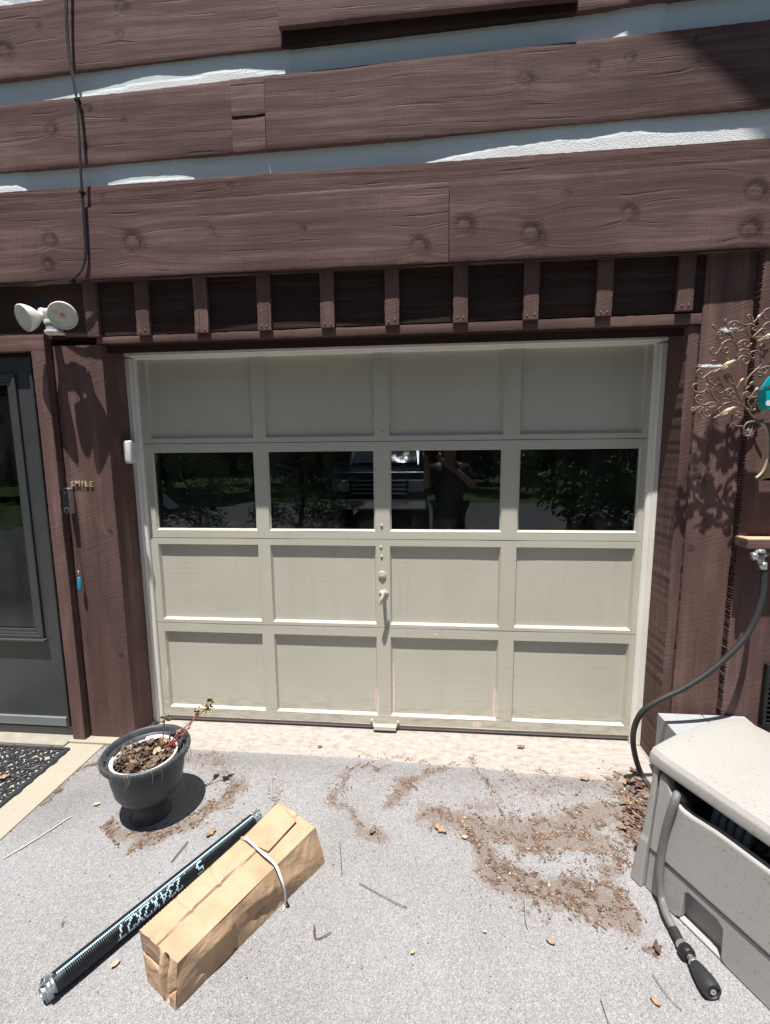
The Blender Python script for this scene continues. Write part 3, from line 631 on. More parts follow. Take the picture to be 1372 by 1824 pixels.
# ------------------------------------------------------------------ floodlight
fl = empty('floodlight', tuple(U(75, 545, 1, -.2)), 'white twin floodlight with motion sensor mounted above the storm door', 'outdoor light')
M['lampw'] = simple('aged_white_plastic', (.66, .66, .62), .45, 0, .08, 25)
M['bracket'] = simple('dark_bracket', (.03, .03, .035), .4, .3)
mp = U(72, 540, 1, -.2)
mb = MB(); mb.lathe([(.0001, 0), (.062, 0), (.060, -.014), (.03, -.024), (.0001, -.025)], 30, Matrix(((1, 0, 0, mp[0]), (0, 0, 1, -.19), (0, 1, 0, mp[2]), (0, 0, 0, 1))))
under(mb.build('mounting_plate', M['bracket'], smooth=True), fl)
def bulb(cpx, aim, yc, face, label):
    c = Vector(tuple(U(*cpx, 1, yc))); d = Vector(aim).normalized(); q = d.to_track_quat('Z', 'Y').to_matrix().to_4x4()
    MX = Matrix.Translation(c) @ q
    mb = MB(); mb.lathe([(.0001, -.100), (.020, -.100), (.023, -.092), (.023, -.070), (.030, -.060), (.048, -.038), (.058, -.018), (.0625, -.004), (.0625, .005), (.0595, .0075)], 36, MX)
    h = mb.build('lamp_housing', M['lampw'], smooth=True); under(h, fl); h['label'] = label
    mb = MB(); mb.lathe([(.0001, .006), (.03, .0055), (.054, .003), (.0588, .0055), (.060, .0068)], 36, MX)
    l = mb.build('lens', M[face], smooth=True); l.parent = h
    return c - d*.095
def lens_mat(name, core):
    t = NT(name, .3, .5); o = t.obj()
    return t.fin(t.ramp(t.noise(o, 45, 4), [(.3, (.52, .52, .46)), (.7, (.68, .68, .62))]), .3, t.bump(t.voro(o, 220), .001))
M['lensA'] = lens_mat('milky_lens', 0)
J1 = bulb((112, 562), (.50, -1, -.42), -.365, 'lensA', 'right lamp head facing the camera')
J2 = bulb((44, 566), (-.42, -1, -.38), -.355, 'lensA', 'left lamp head turned to the left')
d = Vector((.50, -1, -.42)).normalized(); MX = Matrix.Translation(Vector(tuple(U(112, 562, 1, -.365)))) @ d.to_track_quat('Z', 'Y').to_matrix().to_4x4()
mb = MB(); mb.lathe([(.0001, .0078), (.010, .0075), (.0125, .0058)], 20, MX); under(mb.build('led_spot', simple('orange_led', (.62, .30, .14), .4), smooth=True), fl)
kp = Vector(tuple(U(80, 556, 1, -.275)))
mb = MB(); mb.tube(smoothpath([kp+Vector((-.01, .11, 0)), kp, (kp+J1)/2, J1]), .017, 12); under(mb.build('lamp_arm', M['lampw'], smooth=True), fl)
mb = MB(); mb.tube(smoothpath([kp+Vector((-.02, .11, 0)), kp+Vector((-.012, .0, .004)), (kp+J2)/2, J2]), .017, 12); under(mb.build('lamp_arm', M['lampw'], smooth=True), fl)
mb = MB(); ss = U(96, 583, 1, -.32)
Ms = Matrix.Translation(Vector(tuple(ss))) @ Matrix.Rotation(.12, 4, 'Z') @ Matrix.Rotation(-.06, 4, 'X')
def halfround(mb, w, dd, z0, z1, M_):
    pts = [(w*math.cos(a), -dd*math.sin(a)) for a in np.linspace(0, math.pi, 9)]+[(-w, dd*.6), (w, dd*.6)]
    n = len(pts); vs = [M_ @ Vector((x, y, z0)) for x, y in pts]+[M_ @ Vector((x, y, z1)) for x, y in pts]
    mb.add(vs, [tuple(range(n)), tuple(range(2*n-1, n-1, -1))]+[(i, (i+1) % n, (i+1) % n+n, i+n) for i in range(n)])
halfround(mb, .041, .036, .012, .030, Ms); sens = mb.build('motion_sensor', M['lampw'], bevel=.003); under(sens, fl)
mb = MB(); halfround(mb, .034, .030, -.022, .012, Ms); o = mb.build('sensor_window', simple('sensor_lens', (.34, .38, .42), .25)); o.parent = sens
mb = MB(); halfround(mb, .041, .038, -.032, -.022, Ms); o = mb.build('sensor_base', M['lampw'], bevel=.002); o.parent = sens
mb = MB(); mb.tube(smoothpath([kp+Vector((.0, -.0, -.01)), Vector(tuple(ss))+Vector((0, .03, .05)), Vector(tuple(ss))+Vector((0, .012, .025))]), .011, 10); under(mb.build('sensor_arm', M['lampw'], smooth=True), fl)

# ------------------------------------------------------------------ cables
M['cable'] = simple('black_cable_sheath', (.022, .022, .024), .45, 0, .1, 30)
mb = MB(); yc = -.290
cp = [(116, -60), (117, 0), (120, 75), (128, 130), (137, 180), (141, 240), (144, 310), (147, 360), (151, 420), (152, 455), (146, 480), (131, 496), (105, 503)]
path = [U(a, b, 1, -.285) for a, b in cp]+[U(60, 509, 1, -.262), U(0, 508, 1, -.262), U(-250, 512, 1, -.262)]
mb.tube(smoothpath(path), .0048, 8)
path2 = [p+np.array([.006, -.002+.003*math.sin(i), 0.001]) for i, p in enumerate(path)]
mb.tube(smoothpath(path2), .0035, 8)
cb = mb.build('cable', M['cable'], smooth=True); tag(cb, 'black cable pair hanging down the logs and turning left under the beam', 'cable')
for (a, b) in ((137, 178), (145, 342), (128, 500)):
    p = U(a, b, 1, -.287); m_ = MB().box(p[0]-.009, p[0]+.009, -.294, -.268, p[2]-.006, p[2]+.006); o = m_.build('cable_clip', M['black'], None, bevel=.002); o.parent = cb
mb = MB(); pts = []
for px in range(140, 1700, 60):
    z0 = 503+(438-503)*px/1372+4+2*math.sin(px*.013); pts.append(U(px, z0+2, 1, -.255))
mb.tube(smoothpath(pts), .0035, 6); o = mb.build('cable', M['cable'], smooth=True); tag(o, 'thin black cable running right along the underside of the heavy beam', 'cable')

# ------------------------------------------------------------------ storm door
sd = empty('storm_door', tuple(U(20, 1290, 1, -.22)), 'dark grey storm door with a tall glass pane at the left edge', 'door')
M['sdoor'] = simple('charcoal_door_paint', (.058, .061, .067), .42, .1, .15, 8, .0005, 40)
M['alu'] = simple('dull_aluminium', (.30, .34, .35), .4, .5, .1, 14)
YD = -.20; xr_ = -1.800; zt_ = 2.085; zb_ = .005
gx1 = float(U(48, 900, 1, YD-.01)[0]); gz0 = float(U(75, 1132, 1, YD)[2]); gz1 = float(U(0, 672, 1, YD)[2])
mb = MB(); mb.box(gx1, xr_-.045, YD, YD+.035, zb_, zt_); mb.box(-2.95, gx1-.0, YD, YD+.035, gz1, zt_); mb.box(-2.95, gx1-.0, YD, YD+.035, zb_, gz0); mb.box(-2.95, -2.75, YD, YD+.035, gz0, gz1)
under(mb.build('door_leaf', M['sdoor']), sd)
mb = MB()
for k, (o0, o1, yy) in enumerate(((.0, .020, -.014), (.020, .034, -.009), (.034, .055, -.005))):
    x1 = gx1+.014-o0; x0_ = gx1+.014-o1; z1_ = gz1+.014-o0; z0_ = gz1+.014-o1; zb1 = gz0-.014+o0; zb2 = gz0-.014+o1
    mb.box(x0_, x1, YD+yy, YD+.002*k, zb1, z1_); mb.box(-2.8, x0_, YD+yy, YD+.002*k, z0_, z1_); mb.box(-2.8, x0_, YD+yy, YD+.002*k, zb1, zb2)
gf = mb.build('glass_frame', M['sdoor'], bevel=.0025); under(gf, sd)
o = MB().box(-2.8, gx1+.03, YD-.030, YD-.0005, gz0-.026, gz0-.015).build('frame_ledge', M['sdoor'], None, bevel=.003); under(o, sd)
o = MB().box(-2.8, gx1-.03, YD+.008, YD+.011, gz0+.02, gz1-.03).build('glass_pane', M['glass']); under(o, sd)
mb = MB(); mb.tube([(xr_-.036, YD-.008, zb_), (xr_-.036, YD-.008, zt_)], .009, 10); mb.box(xr_-.024, xr_+.010, YD+.004, YD+.03, zb_, zt_); mb.box(xr_-.012, xr_-.004, YD-.012, YD+.004, zb_, zt_)
under(mb.build('hinge_rail', M['sdoor'], smooth=False), sd)
for z_ in (.1, .28, .62, .98, 1.35, 1.6, 1.75, 2.0):
    m_ = MB(); disc_y(m_, xr_-.016, z_, .004, YD-.004, YD+.004, 10, .002); under(m_.build('hinge_screw', M['alu'], smooth=True), sd)
o = MB().box(-2.9, xr_-.046, YD-.016, YD-.0005, zb_+.005, zb_+.058).build('kick_plate', M['alu'], None, bevel=.003); under(o, sd)
o = MB().box(-2.9, xr_+.004, YD-.012, YD+.04, G+.02, zb_-.001).build('bottom_sweep', M['sdoor'], None, bevel=.002); under(o, sd)
mb = MB(); mb.box(-2.95, xr_+.01, YD-.012, YD+.05, zt_, zt_+.022); under(mb.build('head_rail', M['black']), sd)
# pale strips added behind the storm door glass, standing in for reflections
M['pale'] = simple('reflection_grey', (.20, .20, .195), .6)
mb = MB()
for q in ([(0, 815), (0, 830), (28, 870), (28, 862), (30, 845)], ):
    pass
st = empty('reflection_strips', tuple(U(10, 1000, 1, -.1)), 'pale strips behind the storm door glass standing in for its reflections', 'reflection_strip')
for q in ([(-30, 790), (30, 868), (30, 890), (-30, 850)], [(-40, 906), (28, 906), (28, 912), (-40, 918)], [(-40, 925), (28, 931), (30, 936), (-20, 940)], [(2, 982), (34, 976), (36, 990), (3, 994)], [(8, 1034), (38, 1026), (42, 1040), (10, 1046)], [(-30, 1105), (6, 1098), (24, 1112), (-30, 1112)]):
    m_ = MB(); m_.prism([pt(a, b, -.06) for a, b in q], -.06, -.03); under(m_.build('step', M['pale']), st)  # one added pale strip for each reflection

# concrete step with mat, left
mb = MB(); sx = xat(150, 1335, -.3)
A = U(182, 1330, 2, G); B = U(0, 1484, 2, G)
slab = MB().box(-3.4, float(A[0])+.006, -1.7, -.262, G-.06, G+.007)
o = slab.build('concrete_step', M['cream'], None, bevel=.004)
tag(o, kind='structure', label='cream painted concrete slab edge beside the driveway', cat='slab')
M['concgrey'] = simple('damp_concrete', (.30, .28, .23), .85, 0, .3, 12, .002, 90)
o = MB().box(-3.4, -1.80, -.30, -.16, G+.008, G+.019).build('threshold', M['concgrey'], None, bevel=.003); tag(o, 'grey concrete threshold under the storm door', 'threshold')
M['mat'] = simple('black_rubber_mat', (.030, .034, .042), .45, 0, .2, 40, .0008, 150)
mt = empty('door_mat', (-2.0, -.6, G), 'black scrollwork rubber mat on the step by the storm door', 'doormat')
mr = float(U(125, 1330, 2, G+.015)[0]); mr2 = float(U(0, 1437, 2, G+.015)[0])
mx = -1.745
my = -.318
zt = G+.008
mb = MB(); mb.box(mx-.020, mx, -1.35, my, zt, zt+.013); mb.box(-2.6, mx-.020, my-.016, my, zt, zt+.013)
under(mb.build('border', M['mat'], bevel=.003), mt)
mb = MB()
def flat_spiral(cx, cy, r, turns, dirn, ph, w):
    P = []
    for k in range(int(14*turns)+1):
        s = k/(14*turns); a = ph+dirn*2*math.pi*turns*s; rr = r*(1-.82*s)
        P.append((cx+rr*math.cos(a), cy+rr*math.sin(a), zt+.006))
    mb.tube(P, [w*(1-.3*k/len(P)) for k in range(len(P))], 6)
for i in range(11):
    for j in range(15):
        cx = mx-.045-i*.075+.012*nz(i*2.2, j*1.3); cy = my-.045-j*.072+.012*nz(i*1.2, j*2.3, 4)
        flat_spiral(cx, cy, .036+.009*nz(i, j*.7, 8), 1.5, 1 if (i+j) % 2 else -1, i*1.9+j*2.7, .0062)
        mb.tube(smoothpath([(cx+.03, cy-.03, zt+.005), (cx+.045, cy, zt+.005), (cx+.03, cy+.035, zt+.005), (cx-.005, cy+.045, zt+.005)], 4), .0052, 6)
for i in range(5):
    for j in range(6):
        flat_spiral(mx-.11-i*.165, my-.12-j*.175, .07, 1.0, 1 if (i+j) % 2 else -1, i*2.9+j*1.1, .007)
under(mb.build('scrollwork', M['mat'], smooth=True), mt)
exec_after_mat = True
# chalky line on the driveway
P = [U(a, b, 2, G+.0055) for a, b in ((5, 1530), (60, 1497), (125, 1455))]; mb = MB()
vs = []
for p in smoothpath(P, 10): vs += [(p.x-.004-.002*nz(p.x*60, 1), p.y, p.z), (p.x+.004+.002*nz(p.x*60, 5), p.y+.003, p.z)]
o = mesh_obj('chalk_line', vs, [(2*i, 2*i+1, 2*i+3, 2*i+2) for i in range(len(vs)//2-1)], simple('chalk', (.42, .42, .36), .9)); tag(o, kind='structure')

# ------------------------------------------------------------------ leaves
def leaf_mesh(mb, c, L, Wd, rot, curl, tilt=(0, 0), lobed=False):
    n = 8 if L > .02 else 4; vs = []; fs = []
    Rm = Matrix.Translation(c) @ Matrix.Rotation(rot, 4, 'Z') @ Matrix.Rotation(tilt[0], 4, 'X') @ Matrix.Rotation(tilt[1], 4, 'Y')
    for i in range(n+1):
        s = i/n; w = Wd*math.sin(math.pi*min(1, s*.92+.06))**.8
        if lobed: w *= (.35+.85*abs(math.sin(s*math.pi*2.6+.4)))
        zc = curl*L*(s-.5)**2*1.6
        for k, e in enumerate((-1, 0, 1)):
            vs.append(Rm @ Vector(((s-.5)*L, e*w*.5, zc+curl*Wd*.8*abs(e)+.0)))
    for i in range(n):
        for k in range(2): fs.append((i*3+k, i*3+k+1, (i+1)*3+k+1, (i+1)*3+k))
    mb.add(vs, fs)
def leafmat(name, a, b):
    t = NT(name, .75, .25); o = t.obj(); return t.fin(t.mix(t.ramp(t.noise(o, 90, 4, .6), [(.3, 0.0), (.7, 1.0)]), a, b), None, t.bump(t.noise(o, 220, 3), .0008))
M['leafA'] = leafmat('dry_leaf_brown', (.145, .105, .083), (.25, .188, .15))
M['leafB'] = leafmat('dry_leaf_tan', (.27, .17, .105), (.40, .28, .19))
M['leafC'] = leafmat('dry_leaf_dark', (.085, .05, .038), (.15, .095, .075))
M['leafD'] = leafmat('dry_leaf_pale', (.36, .28, .18), (.55, .46, .32))
LM = [M['leafA'], M['leafB'], M['leafC'], M['leafD']]
mb = MB()
R_ = random.Random(5)
for pts, w, s, n in STROKES:
    seglen = [math.dist(a, b) for a, b in zip(pts[:-1], pts[1:])]; tot = sum(seglen)
    for _ in range(int(n*7)):
        u = R_.random()*tot; i = 0
        while i < len(seglen)-1 and u > seglen[i]: u -= seglen[i]; i += 1
        a, b = pts[i], pts[i+1]; f = min(1, u/max(seglen[i], 1e-6))
        x = a[0]+(b[0]-a[0])*f+R_.gauss(0, w*.75); y = a[1]+(b[1]-a[1])*f+R_.gauss(0, w*.75)
        wx, wy = warp_xy(x, y); x, y = 2*x-wx, 2*y-wy
        if y > -.08 or (x < -1.6 and y > -.3): continue
        if nz(x*16, y*16, 3)+.5*nz(x*45, y*45, 3) < -.05: continue
        sz = R_.choice([.003, .004, .005, .006, .008, .010]) if n < 200 else R_.choice([.0025, .003, .003, .004, .004, .005, .006, .007, .009, .012, .018])
        mb.cur = R_.choices([0, 1, 2, 3], [6, .5, 5, .25])[0]
        hgt = R_.random()**3*(.005 if s > .95 else .002)
        leaf_mesh(mb, Vector((x, y, G+.0024+hgt)), sz, sz*R_.uniform(.3, .75), R_.random()*6.3, R_.uniform(-.03, .07), (R_.gauss(0, .07), R_.gauss(0, .07)), R_.random() < .6)
for _ in range(1500):    # sparse crumbs over the driveway
    x = R_.uniform(-1.5, 1.15); y = R_.uniform(-1.7, -.15); sz = R_.choice([.003, .004, .005, .008]); mb.cur = R_.choice([0, 0, 1, 2, 3])
    leaf_mesh(mb, Vector((x, y, G+.0024)), sz, sz*R_.uniform(.2, .6), R_.random()*6.3, .1, (R_.gauss(0, .15), 0))
o = mb.build('leaf_litter', mats=LM, fix=False); tag(o, 'brown leaf crumbs and mud drifts scattered on the driveway', 'leaf litter', kind='stuff')
# heap of bigger leaves by the chest
mb = MB()
for _ in range(190):
    a = U(R_.gauss(1137, 13), R_.gauss(1442, 25), 2, G); 
    hh = .018*math.exp(-((a[0]-1.24)/.07)**2)
    mb.cur = R_.choices([0, 1, 2], [6, 1, 3])[0]; sz = R_.uniform(.02, .05)
    leaf_mesh(mb, Vector((a[0], a[1], G+.008+hh*R_.random())), sz, sz*R_.uniform(.5, .8), R_.random()*6.3, R_.uniform(0, .3), (R_.gauss(0, .3), R_.gauss(0, .3)), True)
o = mb.build('leaf_pile', mats=LM, fix=False); tag(o, 'heap of curled brown leaves drifted against the storage chest', 'leaf pile', kind='stuff')
# single leaves and twigs one can point at
single = [(785, 1478, .060, 1, 'long orange brown leaf right of the carton, on the clear asphalt', -.6), (520, 0, 0, 0, '', 0),
          (835, 1330, .035, 0, '', 0), (570, 1330, .030, 0, 'small curled brown leaf on the concrete apron near the middle', .5), (928, 1331, .045, 0, 'flat tan leaf on the concrete apron right of the door centre', .2),
          (1042, 1388, .05, 1, 'tan leaf at the right edge of the concrete apron', .1), (664, 1480, .05, 0, 'crumpled brown leaf in the streak right of the carton', 1.2),
          (7, 1392, .055, 1, 'orange oak leaf on the black doormat', .8), (864, 1660, .016, 3, 'tiny yellow leaf chip in front of the leaf drift', 0), (981, 1678, .03, 1, 'short orange sliver of leaf low on the asphalt', -.5),
          (828, 1492, .03, 3, 'pale cream leaf at the left end of the leaf drift', .1), (345, 1410, .02, 0, '', 0), (375, 1485, .05, 1, 'slim orange leaf between the pot and the carton', 1.0),
          (170, 1548, .0, 0, '', 0), (1168, 1785, .03, 1, 'orange leaf fragment beside the hose nozzle', -.9), (735, 1697, .018, 3, 'pale leaf chip alone in the middle foreground', .4), (1170, 1690, .045, 2, 'dark brown leaf left of the lying hose', 1.3),
          (172, 1433, .03, 3, 'slim tan leaf left of the planter pot', .4), (215, 1612, 0, 0, '', 0), (205, 1718, .03, 3, 'slim straw piece beside the steel spring', 1.0)]
for (px, py, L, mi, lab, rot) in single:
    if not L or not lab: continue
    a = U(px, py, 2, G+.006); mb = MB(); z0_ = G+.008+(.02 if px < 20 else 0)
    leaf_mesh(mb, Vector((a[0], a[1], z0_)), L, L*.5, rot, .25, (.15, .1), L > .03)
    o = mb.build('dry_leaf', LM[mi], fix=False); tag(o, lab, 'leaf', 'dry leaves lying about')
twigs = [([(305, 1535), (335, 1498)], .0022, 'straight dark twig between the pot and the carton'),
         ([(562, 1672), (560, 1645), (562, 1672), (590, 1660)], .0016, 'small forked black twig right of the carton'),
         ([(640, 1573), (700, 1605), (725, 1616)], .0012, 'long thin twig in the middle foreground'),
         ([(1162, 1735), (1190, 1775), (1215, 1800)], .0012, 'thin dark twig lying left of the nozzle'),
         ([(605, 1500), (608, 1535), (609, 1560)], .0012, 'pale straw standing out just right of the carton'),
         ([(933, 1600), (936, 1640), (940, 1655)], .001, 'fine twig below the leaf drift'),
         ([(310, 1668), (308, 1640)], .001, ''), ([(1070, 1780), (1085, 1824)], .001, 'fine stalk at the bottom right of the asphalt'),
         ([(110, 1650), (113, 1638)], .0015, 'tiny splinter above the steel spring')]
for pts_, rr, lab in twigs:
    if not lab: continue
    mb = MB(); mb.tube(smoothpath([U(a, b, 2, G+.0075+.003*(i % 2)) for i, (a, b) in enumerate(pts_)], 4), rr, 5)
    o = mb.build('twig', simple('twig_bark', (.09, .065, .05), .8), smooth=True); tag(o, lab, 'twig', 'twigs on the driveway')

# ------------------------------------------------------------------ planter pot
pc = (-1.028, -.700)
pot = empty('planter_pot', (pc[0], pc[1], G), 'dark charcoal round planter pot filled with dry leaves and dead stems', 'planter')
def pot_mat():
    t = NT('charcoal_resin', .42, .4); o = t.obj()
    c = t.mix(t.ramp(t.noise(t.mapv(o, (30, 30, 4)), 1.0, 5, .6), [(.35, 0.0), (.75, 1.0)]), (.036, .043, .052), (.070, .078, .084))
    return t.fin(c, t.math('ADD', t.math('MULTIPLY', t.noise(o, 25), .25), .3), t.bump(t.noise(t.mapv(o, (160, 160, 14)), 1.0, 4), .0012))
M['pot'] = pot_mat()
MXp = Matrix.Translation((pc[0], pc[1], 0))
mb = MB(); mb.lathe([(.0001, G+.001), (.084, G+.001), (.087, G+.005), (.084, G+.012), (.076, G+.022), (.072, G+.040), (.070, G+.080), (.080, G+.090), (.106, G+.104), (.127, G+.126), (.140, G+.150), (.152, G+.215), (.160, G+.280), (.160, G+.300), (.152, G+.300), (.146, G+.26), (.120, G+.17), (.0001, G+.17)], 72, MXp)
under(mb.build('pot_body', M['pot'], smooth=True), pot)
mb = MB(); mb.lathe([(.158, G+.286), (.172, G+.288), (.182, G+.296), (.186, G+.309), (.184, G+.319), (.178, G+.325), (.172, G+.322), (.166, G+.312), (.160, G+.296), (.156, G+.25)], 72, MXp)
under(mb.build('pot_rim', M['pot'], smooth=True), pot)
M['inner'] = simple('white_liner', (.72, .72, .72), .45, 0, .06, 20)
MXi = Matrix.Translation((pc[0]-.018, pc[1]+.008, 0))
mb = MB(); mb.lathe([(.139, G+.255), (.141, G+.284), (.139, G+.289), (.134, G+.288), (.132, G+.276), (.129, G+.279), (.126, G+.277), (.124, G+.262), (.112, G+.20)], 64, MXi)
under(mb.build('inner_pot', M['inner'], smooth=True), pot)
mb = MB(); mb.lathe([(.0001, G+.268), (.06, G+.262), (.118, G+.25)], 40, MXi)
under(mb.build('soil', simple('dark_soil', (.05, .035, .028), .95, 0, .4, 40, .006, 60)), pot)
mb = MB()
for _ in range(230):
    r_ = .112*math.sqrt(R_.random()); a = R_.random()*6.28; mb.cur = R_.choices([0, 1, 2, 3], [7, 1.2, 4, .5])[0]; sz = R_.uniform(.035, .07)
    leaf_mesh(mb, Vector((pc[0]-.018+r_*math.cos(a), pc[1]+.008+r_*math.sin(a), G+.262+.020*R_.random())), sz, sz*R_.uniform(.5, .8), R_.random()*6.3, R_.uniform(0, .35), (R_.gauss(0, .45), R_.gauss(0, .45)), True)
under(mb.build('dead_leaves', mats=LM, fix=False), pot)
mb = MB()
def stem(P, r=.0026): mb.tube(smoothpath(P, 5), r, 6)
b0 = Vector((pc[0]+.05, pc[1]+.07, G+.28))
tipz = .38
T1 = Vector(tuple(U(368, 1262, 2, tipz))); T1b = Vector(tuple(U(352, 1268, 2, tipz-.03))); T2 = Vector(tuple(U(293, 1283, 2, .33)))
mid = Vector(tuple(U(325, 1300, 2, .30)))
stem([b0, mid+Vector((0, 0, .0)), T1]); stem([b0+Vector((.01, -.01, 0)), mid+Vector((.015, -.01, -.01)), T1b]); stem([b0+Vector((-.03, .0, 0)), b0+Vector((-.02, .01, .03)), T2])
stem([b0+Vector((.005, .01, 0)), mid+Vector((-.01, .008, .0))], .0040); stem([b0+Vector((-.0, -.01, 0)), mid+Vector((.01, -.008, -.012))], .0040)
under(mb.build('stems', simple('red_stem', (.26, .050, .045), .5), smooth=True), pot)
mb = MB()
for T, n_ in ((T1, 8), (T1+Vector((.012, .01, .02)), 7), (T1b, 7), (T2, 6), (mid, 5)):
    for _ in range(n_):
        sz = R_.uniform(.022, .040); leaf_mesh(mb, T+Vector((R_.gauss(0, .008), R_.gauss(0, .008), R_.gauss(0, .008))), sz, sz*.55, R_.random()*6.3, .5, (R_.gauss(0, 1), R_.gauss(0, 1)))
under(mb.build('withered_leaves', leafmat('withered_leaf', (.20, .14, .075), (.40, .32, .19)), fix=False), pot)
mb = MB()
M['root'] = simple('dry_root', (.22, .17, .13), .8)
for k in range(16):   # rootlets hanging over the rim
    a = R_.uniform(-2.9, .1); r0 = .15; p = Vector((pc[0]+r0*math.cos(a), pc[1]+r0*math.sin(a), G+.305)); q = Vector((pc[0]+.188*math.cos(a+.05), pc[1]+.188*math.sin(a+.05), G+.325)); e = q+Vector((.008*math.cos(a), .008*math.sin(a), -R_.uniform(.02, .07)))
    mb = MB(); mb.tube(smoothpath([p, q, (q+e)/2+Vector((.006, 0, 0)), e], 5), .0009, 4); under(mb.build('rootlet', M['root'], smooth=True), pot)

# ------------------------------------------------------------------ torsion spring
sp = empty('torsion_spring', tuple(U(85, 1770, 2, G)), 'long black coiled garage door spring lying on the driveway under the carton', 'spring')
RS = .0310; zc_ = G+RS+.004
A = Vector(tuple(U(96, 1752, 2, zc_+.004))); B = Vector(tuple(U(452, 1462, 2, zc_)))
dirS = (B-A).normalized(); upS = Vector((0, 0, 1)); sideS = dirS.cross(upS).normalized()     # sideS points right of travel A->B
Ls = (B-A).length; wr = .0027; pitch = .0055
turns = int(Ls/pitch); SEG = 56
# painted stencil: segments in (s along from A, q around circumference) metres
GL = {'2': [[(0, .8), (.2, 1), (.8, 1), (1, .75), (.9, .5), (0, 0), (1, 0)]], '7': [[(0, 1), (1, 1), (.4, 0)]], 'X': [[(0, 0), (1, 1)], [(0, 1), (1, 0)]],
      '3': [[(0, .9), (.5, 1), (1, .8), (.6, .52), (1, .25), (.5, 0), (0, .1)]], '4': [[(.75, 0), (.75, 1), (0, .35), (1, .35)]], '5': [[(1, 1), (.1, 1), (.05, .55), (.7, .6), (1, .3), (.6, 0), (0, .08)]],
      '9': [[(1, .6), (.5, .45), (0, .7), (.5, 1), (1, .8), (.9, .3), (.3, 0)]], '.': [[(.3, 0), (.5, 0)]]}
txt = '5 .234X2X27'; gwid, ghei, adv = .0205, .040, .0290
s_end = (Vector(tuple(U(215, 1650, 2, zc_+.03)))-A).dot(dirS)      # where the last digit sits
# text reads from far (B) towards near (A); letter tops point to the upper-left side
segs = []
for k, ch in enumerate(txt):
    if ch == ' ': continue
    sx_ = s_end+(len(txt)-1-k)*adv
    for pl in GL[ch]:
        for (a, b), (c_, d_) in zip(pl[:-1], pl[1:]):
            segs.append(((sx_+gwid*(1-a)-gwid*.5, b*ghei), (sx_+gwid*(1-c_)-gwid*.5, d_*ghei)))
segA = np.array([s[0] for s in segs]); segB = np.array([s[1] for s in segs])
def painted(s, q):
    if abs(q-(-.004)) < .0032: return s > .01           # long stripe
    qq = ghei-(-.0+(q-.004))                                    # flipped so the letters stand towards the far side
    if not (-.004 < q-.004 < ghei+.004): return False
    P = np.array([s, (q-.004) if True else qq]); ab = segB-segA; tt = np.clip(((P-segA)*ab).sum(1)/np.maximum((ab*ab).sum(1), 1e-9), 0, 1)
    return np.min(np.linalg.norm(P-(segA+tt[:, None]*ab), axis=1)) < .0031
vs = []; fs = []; mi = []; K = 6; NP = turns*SEG
phi0 = math.radians(12)                                         # stripe angle from up, towards the camera side
for i in range(NP+1):
    a = 2*math.pi*i/SEG; s = pitch*i/SEG
    rad = upS*math.cos(a)+sideS*math.sin(a); c0 = A+dirS*s+rad*(RS-wr)
    for k in range(K):
        b = 2*math.pi*k/K; vs.append(c0+rad*(wr*math.cos(b))+dirS*(wr*math.sin(b)))
for i in range(NP):
    a = 2*math.pi*i/SEG; s = pitch*i/SEG; aa = (a+math.pi) % (2*math.pi)-math.pi
    q = (aa-phi0)*RS; pm = painted(s, q) if -.02 < q < .06 else False
    for k in range(K):
        k2 = (k+1) % K; fs.append((i*K+k, i*K+k2, (i+1)*K+k2, (i+1)*K+k)); mi.append(1 if pm and k in (0, 5, 1) else 0)
M['steel_black'] = simple('oiled_black_steel', (.022, .026, .032), .32, .4, .2, 30)
M['paint_blue'] = simple('pale_blue_stencil_paint', (.42, .62, .72), .6, 0, .15, 60)
o = mesh_obj('coil', vs, fs, None, None, True, [M['steel_black'], M['paint_blue']], mi); under(o, sp)
def cone(C0, dd, nm):
    q = dd.to_track_quat('Z', 'Y').to_matrix().to_4x4(); MX = Matrix.Translation(C0) @ q; mb = MB()
    mb.lathe([(.012, -.03), (.027, -.03), (.028, .0), (.024, .004), (.024, .010), (.030, .012), (.030, .020), (.022, .024), (.019, .034), (.013, .034), (.013, -.03)], 28, MX)
    for a in (0, 1.57, 3.14, 4.71):
        mb.box(-.005, .005, .016, .034, .006, .026, MX @ Matrix.Rotation(a+.4, 4, 'Z'))
    mb.lathe([(.006, 0), (.010, 0), (.010, .016), (.006, .016), (.006, 0)], 18, MX @ Matrix.Translation((0, .026, .018)) @ Matrix.Rotation(-.9, 4, 'X'))
    under(mb.build(nm, M['silver_cast'], bevel=.0012), sp)
M['silver_cast'] = simple('cast_aluminium', (.34, .38, .42), .42, .7, .12, 40, .001, 140)
cone(A+Vector((0, 0, 0)), -dirS, 'winding_cone'); cone(B, dirS, 'stationary_cone')

# ------------------------------------------------------------------ carton
bx = empty('cardboard_box', tuple(U(310, 1795, 2, G)), 'long crumpled brown cardboard carton bound by a white strap', 'carton')
